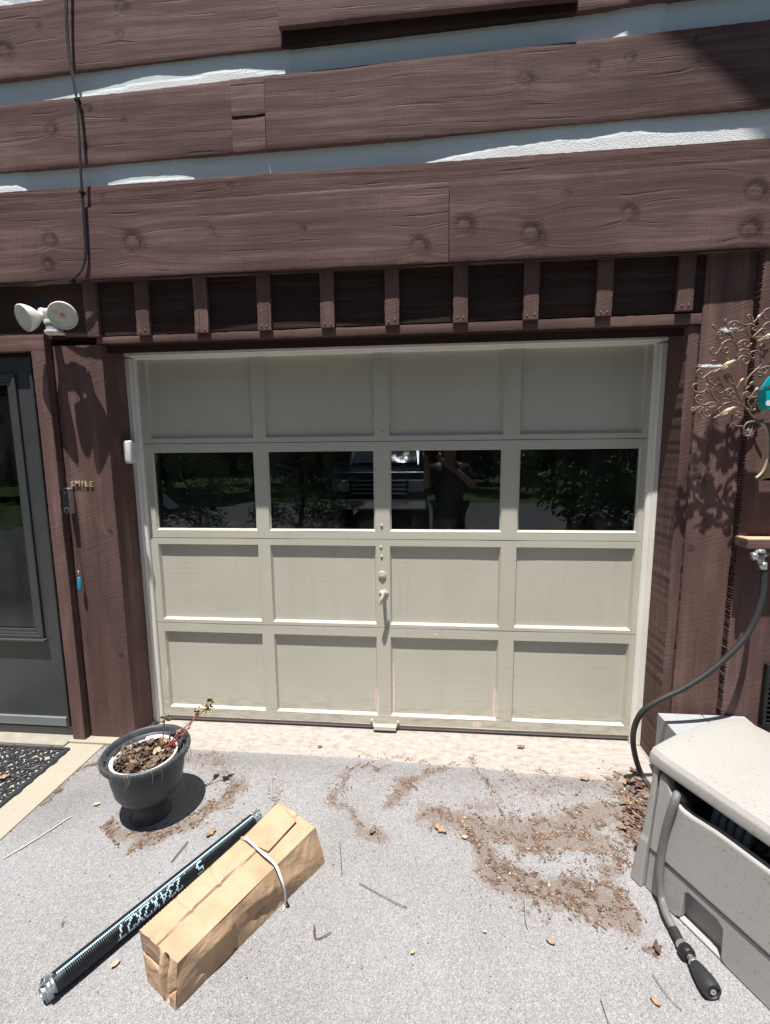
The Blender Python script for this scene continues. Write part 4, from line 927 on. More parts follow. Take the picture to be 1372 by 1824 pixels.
# corner points measured on the photograph
def gp(px, py, z): return Vector(tuple(U(px, py, 2, z)))
Nb = gp(313, 1800, G+.002); Fb = gp(579, 1535, G+.002)
NtR = gp(316, 1716, .090); NtL = gp(248, 1657, .098); FtR = gp(562, 1473, .090); FtL = gp(500, 1430, .100)
NbL = Vector((NtL.x-.004, NtL.y+.006, G+.002)); NbL = gp(263, 1748, G+.002); FbL = Vector((FtL.x+.01, FtL.y-.0, G+.002))
def carton_mat():
    t = NT('kraft_cardboard', .8, .25); o = t.obj()
    c = t.ramp(t.noise(o, 7, 6, .62), [(.3, (.37, .245, .155)), (.55, (.47, .325, .215)), (.8, (.54, .385, .265))])
    c = t.mix(t.math('MULTIPLY', t.attr('stain_shade', 'Fac'), .55), c, (.16, .11, .08))  # stains, the dark seam, and the end gap's shade painted in
    c = t.mix(t.math('MULTIPLY', t.attr('tape', 'Fac'), .10), c, (.75, .66, .55))
    fl_ = t.noise(t.mapv(o, (140, 140, 140)), 1.0, 3, .6)
    c = t.mix(.25, c, t.ramp(fl_, [(.3, .8), (.7, 1.1)]), 'MULTIPLY')
    h = t.math('ADD', t.math('MULTIPLY', t.noise(o, 22, 5, .6, dist=1.5), 1.0), t.math('MULTIPLY', fl_, .08))
    return t.fin(c, t.math('SUBTRACT', .8, t.math('MULTIPLY', t.attr('tape', 'Fac'), .5)), t.bump(h, .0038))
M['kraft'] = carton_mat()
def patch(name, a, b, c, d, nu, nv, wr_, seed, parent, extra=None, att=None):
    """bilinear crumpled face a(0,0) b(1,0) c(1,1) d(0,1)"""
    nrm = (b-a).cross(d-a).normalized(); vs = []; st = []; tp = []
    for j in range(nv+1):
        for i in range(nu+1):
            u, v = i/nu, j/nv; p = a*(1-u)*(1-v)+b*u*(1-v)+c*u*v+d*(1-u)*v
            e = min(u*8, (1-u)*8, v*5, (1-v)*5, 1)
            n_ = nz(p.x*11, p.y*11, p.z*11+seed); r2 = 1-abs(nz(p.x*17+seed, p.y*17, p.z*17))*2.4
            dsp = wr_*(n_*.9+.55*r2)*e
            if extra: dsp += extra(u, v)
            vs.append(p+nrm*dsp)
            s_, t_ = att(u, v) if att else (0, 0); st.append(s_); tp.append(t_)
    n = nu+1; fs = [(j*n+i, j*n+i+1, (j+1)*n+i+1, (j+1)*n+i) for j in range(nv) for i in range(nu)]
    return vs, fs, st, tp
acc_v, acc_f, acc_s, acc_t = [], [], [], []
def addp(r):
    n = len(acc_v); acc_v.extend(r[0]); acc_f.extend([tuple(k+n for k in f) for f in r[1]]); acc_s.extend(r[2]); acc_t.extend(r[3])
seam = lambda u, v: (-.010*math.exp(-((v-.52-.03*math.sin(u*5))/.012)**2)+.005*math.exp(-((v-.60)/.06)**2)*(u > .05) - .006*math.exp(-((u-.205)/.008)**2)*(v > .5) - .006*math.exp(-((u-.70)/.009)**2)*(v > .5)-.005*math.exp(-((u-.66)/.008)**2)*(v > .56)-.006*math.exp(-((u-.33-.1*v)/.01)**2)*(v > .5))
def topatt(u, v): return (1.5*math.exp(-((v-.52-.03*math.sin(u*5))/.010)**2), 1.0 if (v-.52) < .17 and (v-.52) > -.02 and u > .02 else 0)
# top: a near-right, b far-right, c far-left, d near-left
addp(patch('t', NtR, FtR, FtL, NtL, 120, 40, .0035, 1, bx, seam, lambda u, v: topatt(u, v)))
# right long side
addp(patch('s', Nb, Fb, FtR, NtR, 120, 26, .0040, 2, bx, lambda u, v: .020*math.sin(math.pi*min(1, v/.7 if v < .7*(.55+.45*math.sin(u*4.2)) else 1-(v-.385)/.7))*0+.013*max(0, 1-abs(v-.40-.35*math.sin(u*3.6+.3))*2.6)*math.sin(math.pi*u)**.5+.004*math.sin(u*19+v*5)*math.sin(math.pi*v)-.006*math.exp(-((u-.33)/.012)**2)*(1-v), lambda u, v: (math.exp(-((u-.47)/.05)**2-((v-.62-.4*(u-.47)*4)/.10)**2)*1.4 if False else .9*math.exp(-((u-.50)/.05)**2-((v-.30)/.05)**2), 0)))
# left long side
addp(patch('l', FbL, NbL, NtL, FtL, 60, 12, .003, 3, bx))
addp(patch('u', NbL, FbL, Fb, Nb, 10, 4, .0, 3, bx))
# far end
addp(patch('f', Fb, FbL, FtL, FtR, 20, 16, .006, 4, bx))
# near end, crushed with an open gap, its shade painted in
gap = lambda u, v: -.050*math.exp(-((u-.735-.10*v*(1-v))/.040)**2)*min(1, v*6)*min(1, (1-v)*7)+.014*math.exp(-((u-.62-.10*v*(1-v))/.045)**2)*math.sin(math.pi*v)**.6+.012*math.exp(-((u-.86)/.06)**2)*math.sin(math.pi*v)-.006*math.exp(-((v-.25-.9*(u-.8))/.03)**2)*(u > .78)-.006*math.exp(-((v-.56-.15*abs(u-.3))/.03)**2)*(u < .55)
addp(patch('n', NbL, Nb, NtR, NtL, 84, 56, .005, 5, bx, gap, lambda u, v: (1.6 if abs(u-.735-.10*v*(1-v)) < .02 and .1 < v < .93 else .9 if (v > .58+.15*abs(u-.3) and u < .55) else .0, 0)))
o = mesh_obj('carton_body', acc_v, acc_f, M['kraft'])
bm = bmesh.new(); bm.from_mesh(o.data); bmesh.ops.remove_doubles(bm, verts=bm.verts, dist=.0006); bmesh.ops.recalc_face_normals(bm, faces=bm.faces)
bm.to_mesh(o.data); bm.free()
for nme, dat in (('stain_shade', acc_s), ('tape', acc_t)):
    # attribute rebuilt by nearest original vertex
    from mathutils import kdtree
    kd = kdtree.KDTree(len(acc_v)); [kd.insert(v, i) for i, v in enumerate(acc_v)]; kd.balance()
    at = o.data.attributes.new(nme, 'FLOAT', 'POINT'); at.data.foreach_set('value', np.array([dat[kd.find(v.co)[1]] for v in o.data.vertices], dtype=np.float32))
o.data.polygons.foreach_set('use_smooth', [True]*len(o.data.polygons))
o.data.set_sharp_from_angle(angle=math.radians(38))
under(o, bx)
def flap(P, thick, name, seedv):
    n = 24; a, b, c, d = P; r_ = patch('x', a, b, c, d, n, n, .004, seedv, bx); o = mesh_obj(name, r_[0], r_[1], M['kraft'], None, True); so_ = o.modifiers.new('s', 'SOLIDIFY'); so_.thickness = thick; so_.offset = -1; under(o, bx); return o
# loose top flap at the far end, left of the seam
F1 = gp(430, 1494, .104); F2 = gp(478, 1516, .104); F3 = gp(528, 1462, .108); F4 = gp(497, 1428, .118)
flap((F1, F2, F3, F4), .004, 'loose_flap', 9)
# white strap
M['strap'] = simple('white_woven_strap', (.70, .70, .70), .5, 0, .06, 90, .0008, 300)
path = smoothpath([gp(430, 1492, .045), gp(434, 1493, .085), gp(441, 1496, .110), gp(468, 1520, .113), gp(490, 1540, .106), gp(500, 1562, .085), gp(507, 1585, .035), gp(508, 1608, G+.02), gp(505, 1622, G+.004)], 8)
vs = []; side = (FtR-NtR).normalized()
for i, p in enumerate(path):
    vs += [p-side*.0048+Vector((0, 0, .001)), p+side*.0048+Vector((0, 0, .001))]
o = mesh_obj('strap', vs, [(2*i, 2*i+1, 2*i+3, 2*i+2) for i in range(len(path)-1)], M['strap'], None, True); md = o.modifiers.new('s', 'SOLIDIFY'); md.thickness = .0012; under(o, bx)

# ------------------------------------------------------------------ storage chest
CO = U(1155, 1575, 2, G); CE = U(1372, 1788, 2, G); ca = (CE-CO); ca = ca/np.linalg.norm(ca); cbv = np.array([-ca[1], ca[0], 0])
MC = Matrix(((ca[0], cbv[0], 0, CO[0]), (ca[1], cbv[1], 0, CO[1]), (0, 0, 1, 0), (0, 0, 0, 1)))
ch = empty('storage_chest', tuple(CO), 'tan plastic hose storage chest with a domed lid by the garage wall', 'storage box')
def chest_mat():
    t = NT('tan_plastic', .5, .4); o = t.obj()
    c = t.mix(t.noise(o, 5, 5, .6), (.33, .32, .305), (.38, .37, .352))
    up = t.n('ShaderNodeNewGeometry')
    sp_ = t.ramp(t.noise(t.mapv(o, (110, 150, 60)), 1.0, 3, .65), [(.60, 0.0), (.66, 1.0)]); pt_ = t.ramp(t.noise(o, 9, 4), [(.35, 0.2), (.65, 1.0)])
    c = t.mix(t.math('MULTIPLY', t.math('MULTIPLY', sp_, pt_), .6), c, (.13, .10, .075))
    return t.fin(c, t.math('ADD', t.math('MULTIPLY', t.noise(o, 12), .2), .42), t.bump(t.noise(o, 380, 3, .6), .0008))
M['chest'] = chest_mat()
LC, DC = .95, .50
zs = .093
def cbox(mb, s0, s1, b0, b1, z0, z1): return mb.box(s0, s1, b0, b1, z0, z1, MC)
# lower front panel with an arched cutout
def front_panel(mb, s0, s1, z0f, z1f, b0, b1, n=40, holes=()):
    pass
mb = MB()
def sh_(z): return .004-.022*(.338-z)/.24 if z > .097 else -.018-.010*(.097-z)/.16
def quadp(P, b0, b1):   # polygon in (s,z) extruded in depth
    n = len(P); vs = [MC @ Vector((s, b0+sh_(z), z)) for s, z in P]+[MC @ Vector((s, b1+sh_(z), z)) for s, z in P]
    mb.add(vs, [tuple(range(n)), tuple(range(2*n-1, n-1, -1))]+[(i, (i+1) % n, (i+1) % n+n, i+n) for i in range(n)])
lowP = [(.003, G+.002), (.122, G+.002), (.138, G+.014), (.144, G+.11), (.156, G+.125), (.252, G+.125), (.270, G+.11), (.276, G+.014), (.292, G+.002), (LC, G+.002), (LC, zs), (.003, zs)]
quadp(lowP, .006, .05)
under(mb.build('lower_panel', M['chest'], bevel=.004, seg=2), ch)
mb = MB(); quadp([(.138, G+.004), (.276, G+.004), (.276, G+.128), (.138, G+.128)], .040, .052); under(mb.build('cutout_back', M['chest']), ch)
mb = MB(); cbox(mb, .135, .285, -.018, .02, G+.001, G+.010); under(mb.build('cutout_sill', M['chest'], bevel=.003), ch)
# upper front panel, leaning slightly and dipping under the slot
mb = MB()
up_ = [(.003, zs+.004), (LC, zs+.004), (LC, .338)]+[(s, .338-.012*math.exp(-((s-.13)/.05)**2)) for s in np.linspace(LC-.05, .13, 20)]+[(.100, .327), (.075, .337), (.058, .352), (.045, .375), (.036, .392), (.018, .398), (.003, .398)]
quadp(up_, .0, .035)
under(mb.build('front_panel', M['chest'], bevel=.010, seg=4), ch)
# flared corner pillar
mb = MB(); vs = []; fs = []
prof = [(G+.001, -.056, -.006), (.0, -.052, -.004), (.115, -.041, .0), (.135, -.037, .004), (.30, -.031, .006), (.44, -.028, .008), (.462, -.026, .01)]
for z, s, b in prof: vs += [MC @ Vector(p) for p in ((-.001, b-.008+sh_(z)*.9, z), (s+.010, b-.008+sh_(z)*.9, z), (s, b+.006+sh_(z)*.9, z), (s+.004, DC, z), (-.001, DC, z))]
for i in range(len(prof)-1):
    for k in range(5): fs.append((i*5+k, i*5+(k+1) % 5, (i+1)*5+(k+1) % 5, (i+1)*5+k))
fs += [(4, 3, 2, 1, 0), tuple((len(prof)-1)*5+k for k in range(5))]
mb.add(vs, fs); under(mb.build('end_panel', M['chest'], bevel=.004, seg=3), ch)
mb = MB(); cbox(mb, LC, LC+.03, 0, DC, G, .45); cbox(mb, 0, LC, DC-.02, DC, G, .45); under(mb.build('back_panel', M['chest'], bevel=.004), ch)
M['chestin'] = simple('dark_chest_inside', (.05, .055, .06), .6)
mb = MB(); cbox(mb, .0, LC, .055, DC-.03, G+.01, .20); under(mb.build('hose_reel_well', M['chestin']), ch)
# reel inside, glimpsed in the slot
mb = MB()
for k in range(5):
    rr = .085+.0*k; pts_ = [MC @ Vector((.14+.026*k, .20+rr*math.cos(a), .27+rr*math.sin(a))) for a in np.linspace(0, 2*math.pi, 28)]; mb.tube(pts_, .012, 8, False)
under(mb.build('coiled_hose', simple('grey_hose_inside', (.30, .31, .32), .5), smooth=True), ch)
# domed lid
mb = MB(); nb, ns = 26, 24
def lidz(b): return .462+.055*math.sin(math.pi*min(1, (b+.03)/(DC+.05)))**.75 if b > -.03 else .462
prof = [(.006, .414), (.001, .423), (.001, .453), (.003, .4575), (.006, .461)]+[(b, 0.464+.036*math.sin(math.pi*(b+.014)/(DC+.06))**.85) for b in np.linspace(.014, DC+.02, 24)]+[(DC+.035, .44), (DC+.02, .42)]
ss_ = [-.034, -.032, -.028, -.004]+list(np.linspace(.004, LC+.02, 20)); vs = []; fs = []
for i, s in enumerate(ss_):
    dz = [-.003, .004, .0055, .0055][i] if i < 4 else 0
    for (b, z) in prof: vs.append(MC @ Vector((s, b, z+dz if z > .44 else z)))
P_ = len(prof)
for i in range(len(ss_)-1):
    for k in range(P_-1): fs.append((i*P_+k, i*P_+k+1, (i+1)*P_+k+1, (i+1)*P_+k))
n0 = len(vs); fs += [tuple(range(P_-1, -1, -1)), tuple((len(ss_)-1)*P_+k for k in range(P_))]
# underside
fs.append((0, P_-1, (len(ss_)-1)*P_+P_-1, (len(ss_)-1)*P_))
mb.add(vs, fs); o = mb.build('lid', M['chest'], smooth=True); o.data.set_sharp_from_angle(angle=math.radians(28)); under(o, ch)
mb = MB(); mb.tube([MC @ Vector((.000, b, z-.0008)) for b, z in prof[3:-2]], .0022, 6); under(mb.build('lid_groove', M['chest'], smooth=True), ch)

# hose from the chest over its lip to the nozzle
hs = empty('garden_hose', tuple(U(1200, 1640, 2, G)), 'thick grey black hose end hanging out of the chest with a black nozzle', 'hose')
def cp_(px, py, off):     # point on a plane parallel to the chest front
    d = ray(px, py); P0 = CO+cbv*off; tt = np.dot(P0-CAM, cbv)/np.dot(d, cbv); return CAM+d*tt
RH = .0135
pts_ = [MC @ Vector((.088, .075, .26)), MC @ Vector((.080, .040, .335)), MC @ Vector((.076, .010, .366)), Vector(tuple(cp_(1202, 1428, -.012))), Vector(tuple(cp_(1190, 1465, -.020))), Vector(tuple(cp_(1180, 1510, -.022))), Vector(tuple(cp_(1175, 1560, -.030))), Vector(tuple(cp_(1179, 1600, -.035))), Vector(tuple(U(1188, 1630, 2, G+.030))), Vector(tuple(U(1203, 1660, 2, G+.022)))]
mb = MB(); mb.tube(smoothpath(pts_, 7), RH, 14)
M['hoseg'] = simple('grey_corrugated_hose', (.17, .165, .165), .5, 0, .25, 60, .002, 140)
under(mb.build('hose_cover', M['hoseg'], smooth=True), hs)
mb = MB(); H1 = Vector(tuple(U(1200, 1655, 2, G+.022))); H2 = Vector(tuple(U(1214, 1682, 2, G+.022))); mb.tube(smoothpath([H1, (H1+H2)/2, H2]), .0150, 14)
under(mb.build('hose', M['blackrub'], smooth=True), hs)
def nozzle():
    N0 = H2; N1 = Vector(tuple(U(1271, 1768, 2, G+.030))); d = (N1-N0); L = d.length; d.normalize(); MX = Matrix.Translation(N0) @ d.to_track_quat('Z', 'Y').to_matrix().to_4x4()
    fl1 = lambda a, z: 1+.035*math.cos(a*12)
    mb = MB(); mb.lathe([(.014, -.006), (.0168, -.004), (.0168, .010), (.014, .012)], 28, MX); f_ = mb.build('ferrule', M['silver'], smooth=False); under(f_, hs)
    nz_ = empty('tmp', (0, 0, 0), None, None) if False else None
    mb = MB(); mb.lathe([(.001, .010), (.020, .011), (.0225, .016), (.0225, .036), (.019, .040), (.001, .041)], 48, MX, fl1); g_ = mb.build('hose_nut', M['black'], smooth=True); under(g_, hs)
    mb = MB(); mb.lathe([(.010, .038), (.0115, .042), (.0115, .050), (.0145, .053), (.0145, .062), (.011, .064)], 28, MX); under(mb.build('nozzle_collar', M['silver'], smooth=True), hs)
    z0 = .060; k = (L-.060)
    mb = MB(); mb.lathe([(.001, z0), (.014, z0), (.0175, z0+.006), (.023, z0+k*.35), (.0275, z0+k*.7), (.0275, z0+k*.92), (.0255, z0+k), (.020, z0+k+.001), (.018, z0+k-.004), (.010, z0+k-.006), (.001, z0+k-.006)], 60, MX, lambda a, z: 1+(.03*max(0, math.cos(a*7)) if z < z0+k*.9 else 0))
    h_ = mb.build('nozzle_grip', M['blackrub'], smooth=True); h_.data.set_sharp_from_angle(angle=math.radians(45)); under(h_, hs)
    mb = MB(); mb.lathe([(.003, z0+k-.007), (.0085, z0+k-.007), (.0085, z0+k+.0005), (.003, z0+k+.0005), (.003, z0+k-.007)], 20, MX); m_ = mb.build('nozzle_tip', M['silver']); m_.parent = h_
nozzle()

# concrete blocks
def block_mat():
    t = NT('grey_concrete_block', .9, .2); o = t.obj()
    return t.fin(t.ramp(t.noise(o, 160, 5, .7), [(.3, (.26, .27, .29)), (.7, (.42, .43, .45))]), None, t.bump(t.noise(o, 200, 5, .7), .003))
M['block'] = block_mat()
zbk = .252
xb0 = float(U(1171, 1269, 1, -.262)[0]); xb1 = float(U(1250, 1265, 1, -.262)[0]); xb2_ = float(U(1327, 1263, 1, -.262)[0])
zbk = float(U(1171, 1269, 1, -.262)[2])
for (x0, x1, lab) in ((xb0, xb1-.002, 'grey concrete block standing against the wall nearest the garage door'), (xb1+.002, xb2_, 'grey concrete block behind the chest lid, right of the other block')):
    root = MB().box(x0, x1, -.60 if x0 > 1.5 else -.56, -.264, G+.002, zbk).build('concrete_block', M['block'], None, bevel=.004, seg=2)
    tag(root, lab, 'concrete block', 'concrete blocks behind the chest')

# ------------------------------------------------------------------ faucet, supply hose, shelf
fz = U(1352, 990, 1, -.33)
fa = empty('outdoor_faucet', tuple(fz), 'silver outdoor faucet on the wall above the concrete blocks', 'faucet')
wx = U(1420, 990, 1, -.262)
mb = MB(); mb.tube([(fz[0]+.055, -.262, fz[2]+.004), (fz[0]+.050, -.30, fz[2]+.004), (fz[0]+.02, -.325, fz[2]+.003), (fz[0]-.002, -.335, fz[2]-.003)], [.015, .014, .014, .013], 12)
mb.tube([(fz[0]-.004, -.335, fz[2]+.006), (fz[0]+.010, -.337, fz[2]-.032)], [.013, .0155], 14)
under(mb.build('faucet_body', simple('lime_crusted_brass', (.50, .48, .38), .5, .5, .3, 60, .003, 120), smooth=True), fa)
mb = MB(); mb.lathe([(.0001, .014), (.016, .013), (.0225, .008), (.0225, .0), (.015, -.003), (.006, -.004), (.006, -.014), (.0001, -.014)], 24, Matrix.Translation((fz[0]-.004, -.338, fz[2]+.020)), lambda a, z: 1+.07*math.cos(a*6)); under(mb.build('faucet_handle', M['silver'], smooth=True), fa)
mb = MB(); mb.lathe([(.0001, -.012), (.017, -.012), (.019, .0), (.013, .012), (.0001, .016)], 16, Matrix.Translation((fz[0]-.030, -.345, fz[2]+.002)) @ Matrix.Rotation(1.3, 4, 'Y')); under(mb.build('packing_nut', M['silver'], smooth=True), fa)
hp = [(1359, 1006), (1361, 1030), (1357, 1068), (1340, 1115), (1315, 1150), (1270, 1192), (1220, 1225), (1175, 1247), (1146, 1266), (1131, 1293), (1128, 1325), (1136, 1362), (1150, 1392)]
yy = [-.337, -.345, -.36, -.375, -.385, -.39, -.39, -.385, -.38, -.37, -.37, -.38, -.42]
path = [U(a, b, 1, y) for (a, b), y in zip(hp, yy)]; path[-1][2] = G+.016; path[-1] = U(1150, 1392, 2, G+.016); path[-2] = (U(1136, 1362, 2, G+.05)+path[-2])/2
path.append(U(1185, 1440, 2, G+.016))
mb = MB(); mb.tube(smoothpath(path, 8), .0128, 14)
o = mb.build('garden_hose', M['blackrub'], smooth=True); tag(o, 'black supply hose looping from the faucet down to the driveway', 'hose')
p = path[0]; m_ = MB(); m_.tube([p+np.array([-.001, 0, .012]), p+np.array([.001, -.003, -.020])], .0165, 16); q_ = m_.build('hose_coupling', M['silver'], smooth=True); q_.parent = o
sh = MB(); a = U(1333, 962, 1, -.345)
o = MB().box(float(a[0]), 2.25, -.345, -.259, float(U(1333, 978, 1, -.345)[2]), float(a[2])).build('wall_shelf', M['wood'], None, bevel=.003); tag(o, 'small wooden ledge fixed on the wall above the faucet', 'ledge')
for nme in ('gw', 'uv2'):
    at = o.data.attributes.new(nme, 'FLOAT_VECTOR', 'POINT'); at.data.foreach_set('vector', np.array([(v.co.x, v.co.y+v.co.z, 0) for v in o.data.vertices], dtype=np.float32).ravel())
t_ = MB().box(float(a[0])+.001, 2.249, -.344, -.260, float(a[2]), float(a[2])+.004).build('shelf_top', simple('weathered_bare_wood', (.52, .36, .24), .8, 0, .25, 30)); t_.parent = o
# black louvred vent
v0 = U(1357, 1182, 1, -.275); v1 = U(1365, 1292, 1, -.275); vn = empty('wall_vent', tuple(v1), 'black louvred vent in the wall at the right edge', 'vent')
x0v = float(v0[0])+.022; z1v = float(v0[2]); z0v = float(v1[2])
mb = MB(); mb.box(x0v, x0v+.018, -.285, -.255, z0v, z1v); mb.box(x0v+.018, x0v+.34, -.285, -.255, z1v-.018, z1v); mb.box(x0v+.018, x0v+.34, -.285, -.255, z0v, z0v+.018); mb.box(x0v+.34, x0v+.358, -.285, -.255, z0v, z1v)
under(mb.build('vent_frame', M['black'], bevel=.006, seg=3), vn)
mb = MB()
for k in range(11):
    z_ = z0v+.03+k*(z1v-z0v-.05)/11; mb.box(x0v+.018, x0v+.34, -.280, -.262, z_, z_+.005)
under(mb.build('louvre', M['black']), vn)
under(MB().box(x0v+.01, x0v+.35, -.2615, -.2585, z0v+.01, z1v-.01).build('vent_back', M['black']), vn)

# ------------------------------------------------------------------ wall sculpture
ws = empty('wall_sculpture', tuple(U(1350, 850, 1, -.33)), 'bronze wire tree wall sculpture with scrolls, leaves and small birds', 'wall art')
YS = -.335
def Z4(x, y, yy=YS): return Vector(tuple(U(1200+x/5.7, 540+y/5.7, 1, yy)))
def curl(cx, cy, r, a0, turns, sgn, n=22, k=.75):
    out = []
    for i in range(n+1):
        s = i/n; a = a0+sgn*2*math.pi*turns*s; rr = r*(1-k*s); out.append((cx+rr*math.cos(a), cy+rr*math.sin(a)))
    return out
wires = []
def wcurve(base, cur=None): wires.append((list(base)+(cur or [])))
# (pixel units of an enlarged crop)
wcurve([(880, 1225), (800, 1150), (740, 1070), (690, 1000), (640, 890), (610, 790), (585, 735)])
wcurve([(700, 1040), (600, 1005), (520, 1020), (460, 1070)], curl(495, 1090, 45, 3.4, .7, -1))
wcurve([(740, 1060), (620, 1005), (500, 1030), (380, 1010), (300, 1050)], curl(345, 1110, 55, 3.9, 1.25, -1))
wcurve([(480, 1025), (400, 950), (385, 880), (420, 835)], curl(470, 880, 52, 4.4, 1.1, 1))
wcurve([(520, 900), (560, 870), (600, 880)], curl(555, 915, 38, 5.3, 1.1, 1))
wcurve([(450, 1025), (300, 1035), (235, 1010)], curl(265, 970, 50, 2.4, 1.0, 1))
wcurve([(300, 1035), (220, 1075), (175, 1110)])
wcurve([(175, 1105), (190, 1065), (240, 1060)])
wcurve([(420, 835), (365, 810), (345, 760), (380, 700), (470, 665)])
wcurve([(365, 790), (400, 830), (440, 830)], curl(440, 790, 38, 1.6, 1.1, -1))
wcurve([(470, 670), (400, 690), (340, 730), (290, 765), (245, 740)], curl(272, 705, 40, 2.5, 1.1, 1))
wcurve([(345, 820), (320, 890), (260, 910), (200, 890)], curl(235, 850, 46, 2.4, .8, 1))
wcurve([(640, 560), (660, 480), (630, 410), (570, 375), (510, 400), (480, 450), (450, 500)], curl(405, 480, 42, .6, 1.1, 1))
wcurve([(500, 400), (480, 470), (520, 510)], curl(530, 475, 38, 1.6, .9, -1))
wcurve([(650, 420), (690, 385), (740, 380)], curl(735, 420, 40, 5.0, 1.0, 1))
wcurve([(630, 400), (590, 330), (555, 260), (570, 200), (630, 185)], curl(630, 235, 45, 5.0, 1.1, 1))
wcurve([(560, 320), (500, 285), (450, 300)], curl(475, 335, 36, 3.5, 1.1, -1))
wcurve([(560, 260), (640, 290), (720, 270)])
wcurve([(390, 220), (430, 265), (470, 285)])
wcurve([(640, 190), (720, 225), (790, 210), (830, 180), (880, 120), (960, 60)])
wcurve([(880, 340), (800, 350), (745, 280), (780, 220), (830, 180)])
wcurve([(800, 200), (800, 150)], curl(768, 145, 28, .2, 1.1, -1))
wcurve([(800, 215), (840, 250)], curl(815, 262, 24, -.4, .9, 1))
wcurve([(640, 590), (690, 540), (750, 545)], curl(725, 585, 44, 5.4, 1.1, 1))
wcurve([(720, 870), (750, 770), (820, 690), (880, 640), (895, 570), (860, 490), (810, 490)], curl(808, 535, 42, 4.6, .9, -1))
wcurve([(880, 600), (930, 500), (880, 470)], curl(905, 440, 32, 2.0, 1.0, 1))
wcurve([(840, 390), (900, 350), (980, 320), (1060, 280)])
wcurve([(840, 420), (880, 350), (930, 360)])
wcurve([(980, 640), (900, 660), (830, 690)], None)
wcurve([(890, 740), (870, 740)], curl(895, 745, 18, 3.0, .9, 1))
wcurve([(715, 890), (780, 830), (800, 800)]); wcurve([(635, 880), (660, 830), (690, 790)]); wcurve([(640, 1000), (540, 975), (500, 970)])
wcurve([(800, 1080), (755, 1010), (790, 960), (860, 960)], curl(855, 1010, 48, 5.0, 1.0, 1))
wcurve([(760, 980), (800, 930), (830, 880)])
wcurve([(900, 1215), (820, 1200), (740, 1220), (705, 1290)], curl(760, 1310, 52, 3.6, 1.1, -1))
wcurve([(700, 1250), (630, 1245), (590, 1200), (600, 1130)])
wcurve([(640, 1105), (690, 1120)], curl(660, 1145, 30, -.6, 1.1, 1))
wcurve([(985, 50), (920, 80), (910, 150), (960, 160)]); wcurve([(985, 190), (920, 220), (900, 290), (985, 300)])
wcurve([(1010, 560), (980, 600), (1000, 700), (1060, 800)]); wcurve([(920, 500), (1000, 480), (1080, 430)])
wcurve([(600, 1000), (560, 940), (600, 900)], curl(600, 935, 30, 5.0, 1.1, 1)); wcurve([(690, 1000), (700, 930), (740, 900)], curl(745, 935, 30, 4.8, 1.1, 1))
wcurve([(620, 830), (560, 800), (520, 760)], curl(545, 745, 28, 2.6, 1.1, 1)); wcurve([(740, 1070), (800, 1090), (850, 1060)], curl(850, 1090, 32, 5.0, 1.1, 1))
wcurve([(850, 700), (920, 720), (950, 690)], curl(935, 665, 28, .6, 1.1, -1)); wcurve([(655, 500), (700, 470), (760, 480)], curl(755, 505, 24, 5.0, 1.0, 1))
wcurve([(800, 350), (850, 300), (900, 260)], curl(915, 285, 26, 4.2, 1.1, 1)); wcurve([(300, 1050), (260, 1120), (280, 1160)], curl(300, 1150, 24, 3.1, 1.0, -1))
mb = MB()
for w in wires:
    P = [Z4(x, y) for x, y in w]; n_ = len(P)
    if n_ >= 3: P = smoothpath(P, 3)
    L_ = len(P); mb.tube(P, [.0044*(1-.25*i/L_) for i in range(L_)], 7)
M['bronze'] = simple('dull_bronze_wire', (.20, .13, .10), .5, .25, .15, 30)
under(mb.build('scroll_branches', M['bronze'], smooth=True), ws)
mb = MB()
# mirrored half of the tree, outside the picture
xm = float(Z4(1130, 1000).x)
for w in wires[:34]:
    P = [Z4(x, y) for x, y in w]; P = [Vector((2*xm-p.x, p.y, p.z)) for p in P]
    if len(P) >= 3: P = smoothpath(P, 3)
    mb.tube(P, .003, 6)
M['bronze'] = simple('dull_bronze_wire', (.20, .13, .10), .5, .25, .15, 30)
M['bronze_l'] = simple('bright_gilt_metal', (.46, .38, .27), .5, .2, .15, 60, .002, 160)
M['copper'] = simple('copper_leaf_metal', (.50, .28, .16), .4, .6, .15, 60)
under(mb.build('scroll_branches', M['bronze'], smooth=True), ws)
# trunk, flaring to a pointed root
TL = [(880, 1215), (920, 1240), (945, 1300), (955, 1420), (950, 1560), (920, 1680), (880, 1740), (835, 1775), (850, 1800), (900, 1790), (960, 1775), (1000, 1800)]
poly = [Z4(x, y) for x, y in TL]; xr2 = [(2*xm-p.x, p.z) for p in poly[:8]][::-1]
pl = [(p.x, p.z) for p in poly]+xr2
mb = MB()
full = [(p.x, p.z) for p in smoothpath(poly, 4)]+[(2*xm-p.x, p.z) for p in smoothpath(poly, 4)][::-1]
vs = [(x_, YS-.004, z_) for x_, z_ in full]+[(x_, YS+.004, z_) for x_, z_ in full]; n_ = len(full)
h = n_//2; fs = []
for i in range(h-1): fs += [(i, i+1, n_-2-i, n_-1-i), (n_+i+1, n_+i, 2*n_-1-i, 2*n_-2-i)]
fs += [(i, (i+1) % n_, (i+1) % n_+n_, i+n_) for i in range(n_)]
mb.add(vs, fs); o = mb.build('trunk', simple('bronze_sheet', (.22, .16, .11), .45, .6, .2, 20)); under(o, ws)
mb = MB(); mb.tube(smoothpath([Z4(x, y, YS-.003) for x, y in TL[:8]], 4), .006, 8); under(mb.build('trunk_rim', M['bronze_l'], smooth=True), ws)
